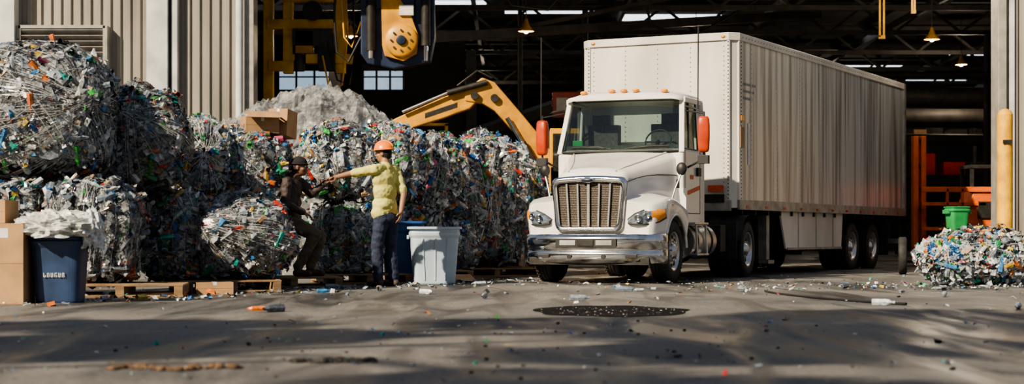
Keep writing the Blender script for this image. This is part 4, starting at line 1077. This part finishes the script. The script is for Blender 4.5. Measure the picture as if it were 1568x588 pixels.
for hip,kn,an in (((-.085,-.02),(-.12,.02),(-.115,-.0)),((.085,-.02),(.10,.0),(.12,-.04))):
    H=body(*hip,.86); K=body(*kn,.49); A=body(*an,.11)
    p.c(H,K,.102,.075,'navy'); p.c(K,A,.075,.066,'navy')
    A2=Vector((A.x,A.y,.06)); p.c(A,A2,.05,.045,'shoe')
    T0=A2+f*.16; p.c(Vector((A2.x,A2.y,.047))-f*.03,Vector((T0.x,T0.y,.04)),.047,.040,'shoe')
hf=Vector((-.95,.30,0)); hc=body(0,.03,1.69)
T,HB=p.head(hc,hf,-.06,'skinA','hair',body(0,-.01,1.53))
p.build(WA,.0075,1,{'shirt':.011,'navy':.010})
g=MB()
rows=[]
for i in range(9):
    ph=(math.pi/2)*(1-i/8); row=[]
    for j in range(28):
        t=2*math.pi*j/28; row.append(T(.108*math.cos(ph*1)*math.cos(t)*1.0,.128*math.cos(ph)*math.sin(t)-.01,.045+.105*math.sin(ph)))
    rows.append(row)
rb=[]; rc=[]
for j in range(28):
    t=2*math.pi*j/28; fx=.022+(.035 if math.sin(t)>.3 else 0)*max(0,math.sin(t)); rb.append(T((.108+.018)*math.cos(t),(.128+fx)*math.sin(t)-.01,.036)); rc.append(T(.1*math.cos(t),.12*math.sin(t)-.01,.034))
g.grid(rows+[rb,rc],'hat',True,True)
g.tube([T(0,.128*math.cos(a)-.01,.05+.108*math.sin(a)) for a in [math.pi*(.08+.84*i/12) for i in range(13)]],.009,'hat',8)
g.fin('hard_hat',WA)
g=MB()
for q in (-1,1): g.ell(T(q*.031,.079,.005),(.013,.012,.010),'eye',10,8); g.ell(T(q*.031,.089,.005),(.006,.004,.006),'hair',8,6)
g.fin('eyes',WA)

# Worker B: perched against the bales
WB=empty('crouching_worker',(-2.64,21.12,0))
p=Person(); B=rot_to((.93,-.37,0))
J=lambda x,y,z:Vector((x,y,z))
hipc=J(-.13,.02,.84); ch=J(-.11,.0,1.22)
Bt=B@Matrix.Rotation(math.radians(-8),3,'X')
p.e(J(-.12,.0,1.20),(.175,.13,.17),'jacket',Bt); p.e(J(-.135,.01,1.05),(.165,.135,.17),'jacket',Bt); p.e(J(-.14,.02,.90),(.18,.14,.13),'jacket',Bt)
p.c(ch+B@J(-.13,0,.1),ch+B@J(.13,0,.1),.07,.07,'jacket'); p.c(ch+J(0,0,.14),J(-.06,-.01,1.40),.08,.062,'jacket')
p.e(hipc+J(0,0,-.04),(.17,.14,.11),'khaki',B)
RSh=J(-.15,-.19,1.30); REl=J(-.16,-.25,1.03); RWr=J(.06,-.20,.93)
p.c(RSh,REl,.07,.057,'jacket'); p.c(REl,RWr,.057,.042,'jacket'); p.c(RWr,RWr+(RWr-REl)*.08,.028,.026,'skinB'); p.hand(RWr,(RWr-REl),(0,.2,-1),'skinB',-1,.5)
LSh=J(-.02,.14,1.31); LEl=J(.13,.14,1.17); LWr=J(.29,.16,1.30)
p.c(LSh,LEl,.07,.057,'jacket'); p.c(LEl,LWr,.056,.040,'jacket'); p.c(LWr,LWr+(LWr-LEl)*.1,.027,.026,'skinB'); p.hand(LWr+(LWr-LEl)*.06,J(1,-.05,.25),(0,-.3,1),'skinB',1,.4)
for H,K,A,td in ((J(-.15,-.08,.80),J(.20,-.13,.66),J(.0,-.20,.26),J(.85,-.5,0)),(J(-.1,.12,.80),J(.24,.08,.62),J(.12,.04,.26),J(.95,-.3,0))):
    p.c(H,K,.105,.078,'khaki'); p.c(K,A,.078,.062,'khaki'); td.normalize()
    A2=J(A.x,A.y,.20); p.c(A,A2,.052,.047,'shoe2'); T0=A2+td*.16; p.c(J(A2.x,A2.y,.183)-td*.03,J(T0.x,T0.y,.176),.047,.040,'shoe2')
T,HB=p.head(J(-.0,-.02,1.50),(.97,-.22,0),-.05,'skinB','hair',J(-.06,-.01,1.38))
p.build(WB,.0075,7,{'jacket':.014,'khaki':.013})
g=MB(); rows=[]
for i in range(9):
    ph=(math.pi/2)*(1-i/8*1.12); rows.append([T(.088*math.cos(ph)*math.cos(t),.108*math.cos(ph)*math.sin(t)-.016,.042+.092*math.sin(ph)) for t in [2*math.pi*j/26 for j in range(26)]])
g.grid(rows,'beanie',True,True); g.tube([T(.09*math.cos(t),.11*math.sin(t)-.016,.036) for t in [2*math.pi*j/26 for j in range(27)]],.012,'beanie',8); g.fin('knit_cap',WB)
g=MB()
for q in (-1,1): g.ell(T(q*.031,.079,.005),(.013,.012,.010),'eye',10,8); g.ell(T(q*.031,.089,.005),(.006,.004,.006),'hair',8,6)
g.fin('eyes',WB)

# ------------------------------------------------------------------ light / world / camera
w=bpy.data.worlds.new('World'); SC.world=w; w.use_nodes=True; N=w.node_tree.nodes; L=w.node_tree.links
bg=N['Background']; tc=N.new('ShaderNodeTexCoord'); sx=N.new('ShaderNodeSeparateXYZ'); cr=N.new('ShaderNodeValToRGB')
L.new(tc.outputs['Generated'],sx.inputs[0]); mr=N.new('ShaderNodeMapRange'); mr.inputs['From Min'].default_value=-1; L.new(sx.outputs['Z'],mr.inputs[0]); L.new(mr.outputs[0],cr.inputs[0])
el=cr.color_ramp.elements; el[0].position=.47; el[0].color=(.12,.11,.10,1); el[1].position=1; el[1].color=(.34,.45,.68,1)
q=el.new(.515); q.color=(.82,.78,.72,1); q=el.new(.62); q.color=(.64,.69,.78,1)
L.new(cr.outputs[0],bg.inputs['Color']); bg.inputs['Strength'].default_value=.44
sd=bpy.data.lights.new('sun','SUN'); sd.energy=9.0; sd.angle=math.radians(.8); sd.color=(1,.84,.62)
so=bpy.data.objects.new('sun',sd); COL.objects.link(so); so.rotation_euler=Vector((-.54,-.55,.52)).to_track_quat('Z','Y').to_euler(); so.location=(-10,-10,20)
cam=bpy.data.cameras.new('camera'); co_=bpy.data.objects.new('camera',cam); COL.objects.link(co_); co_.location=(0,0,.65); co_.rotation_euler=(math.radians(90),0,0)
cam.lens=59.53; cam.sensor_width=36; cam.shift_y=.0421; cam.clip_end=300
cam.dof.use_dof=True; cam.dof.focus_distance=23; cam.dof.aperture_fstop=2.0
SC.camera=co_
try:
    SC.view_settings.view_transform='AgX'; SC.view_settings.look='AgX - Medium High Contrast'
except Exception as ex: print(ex)
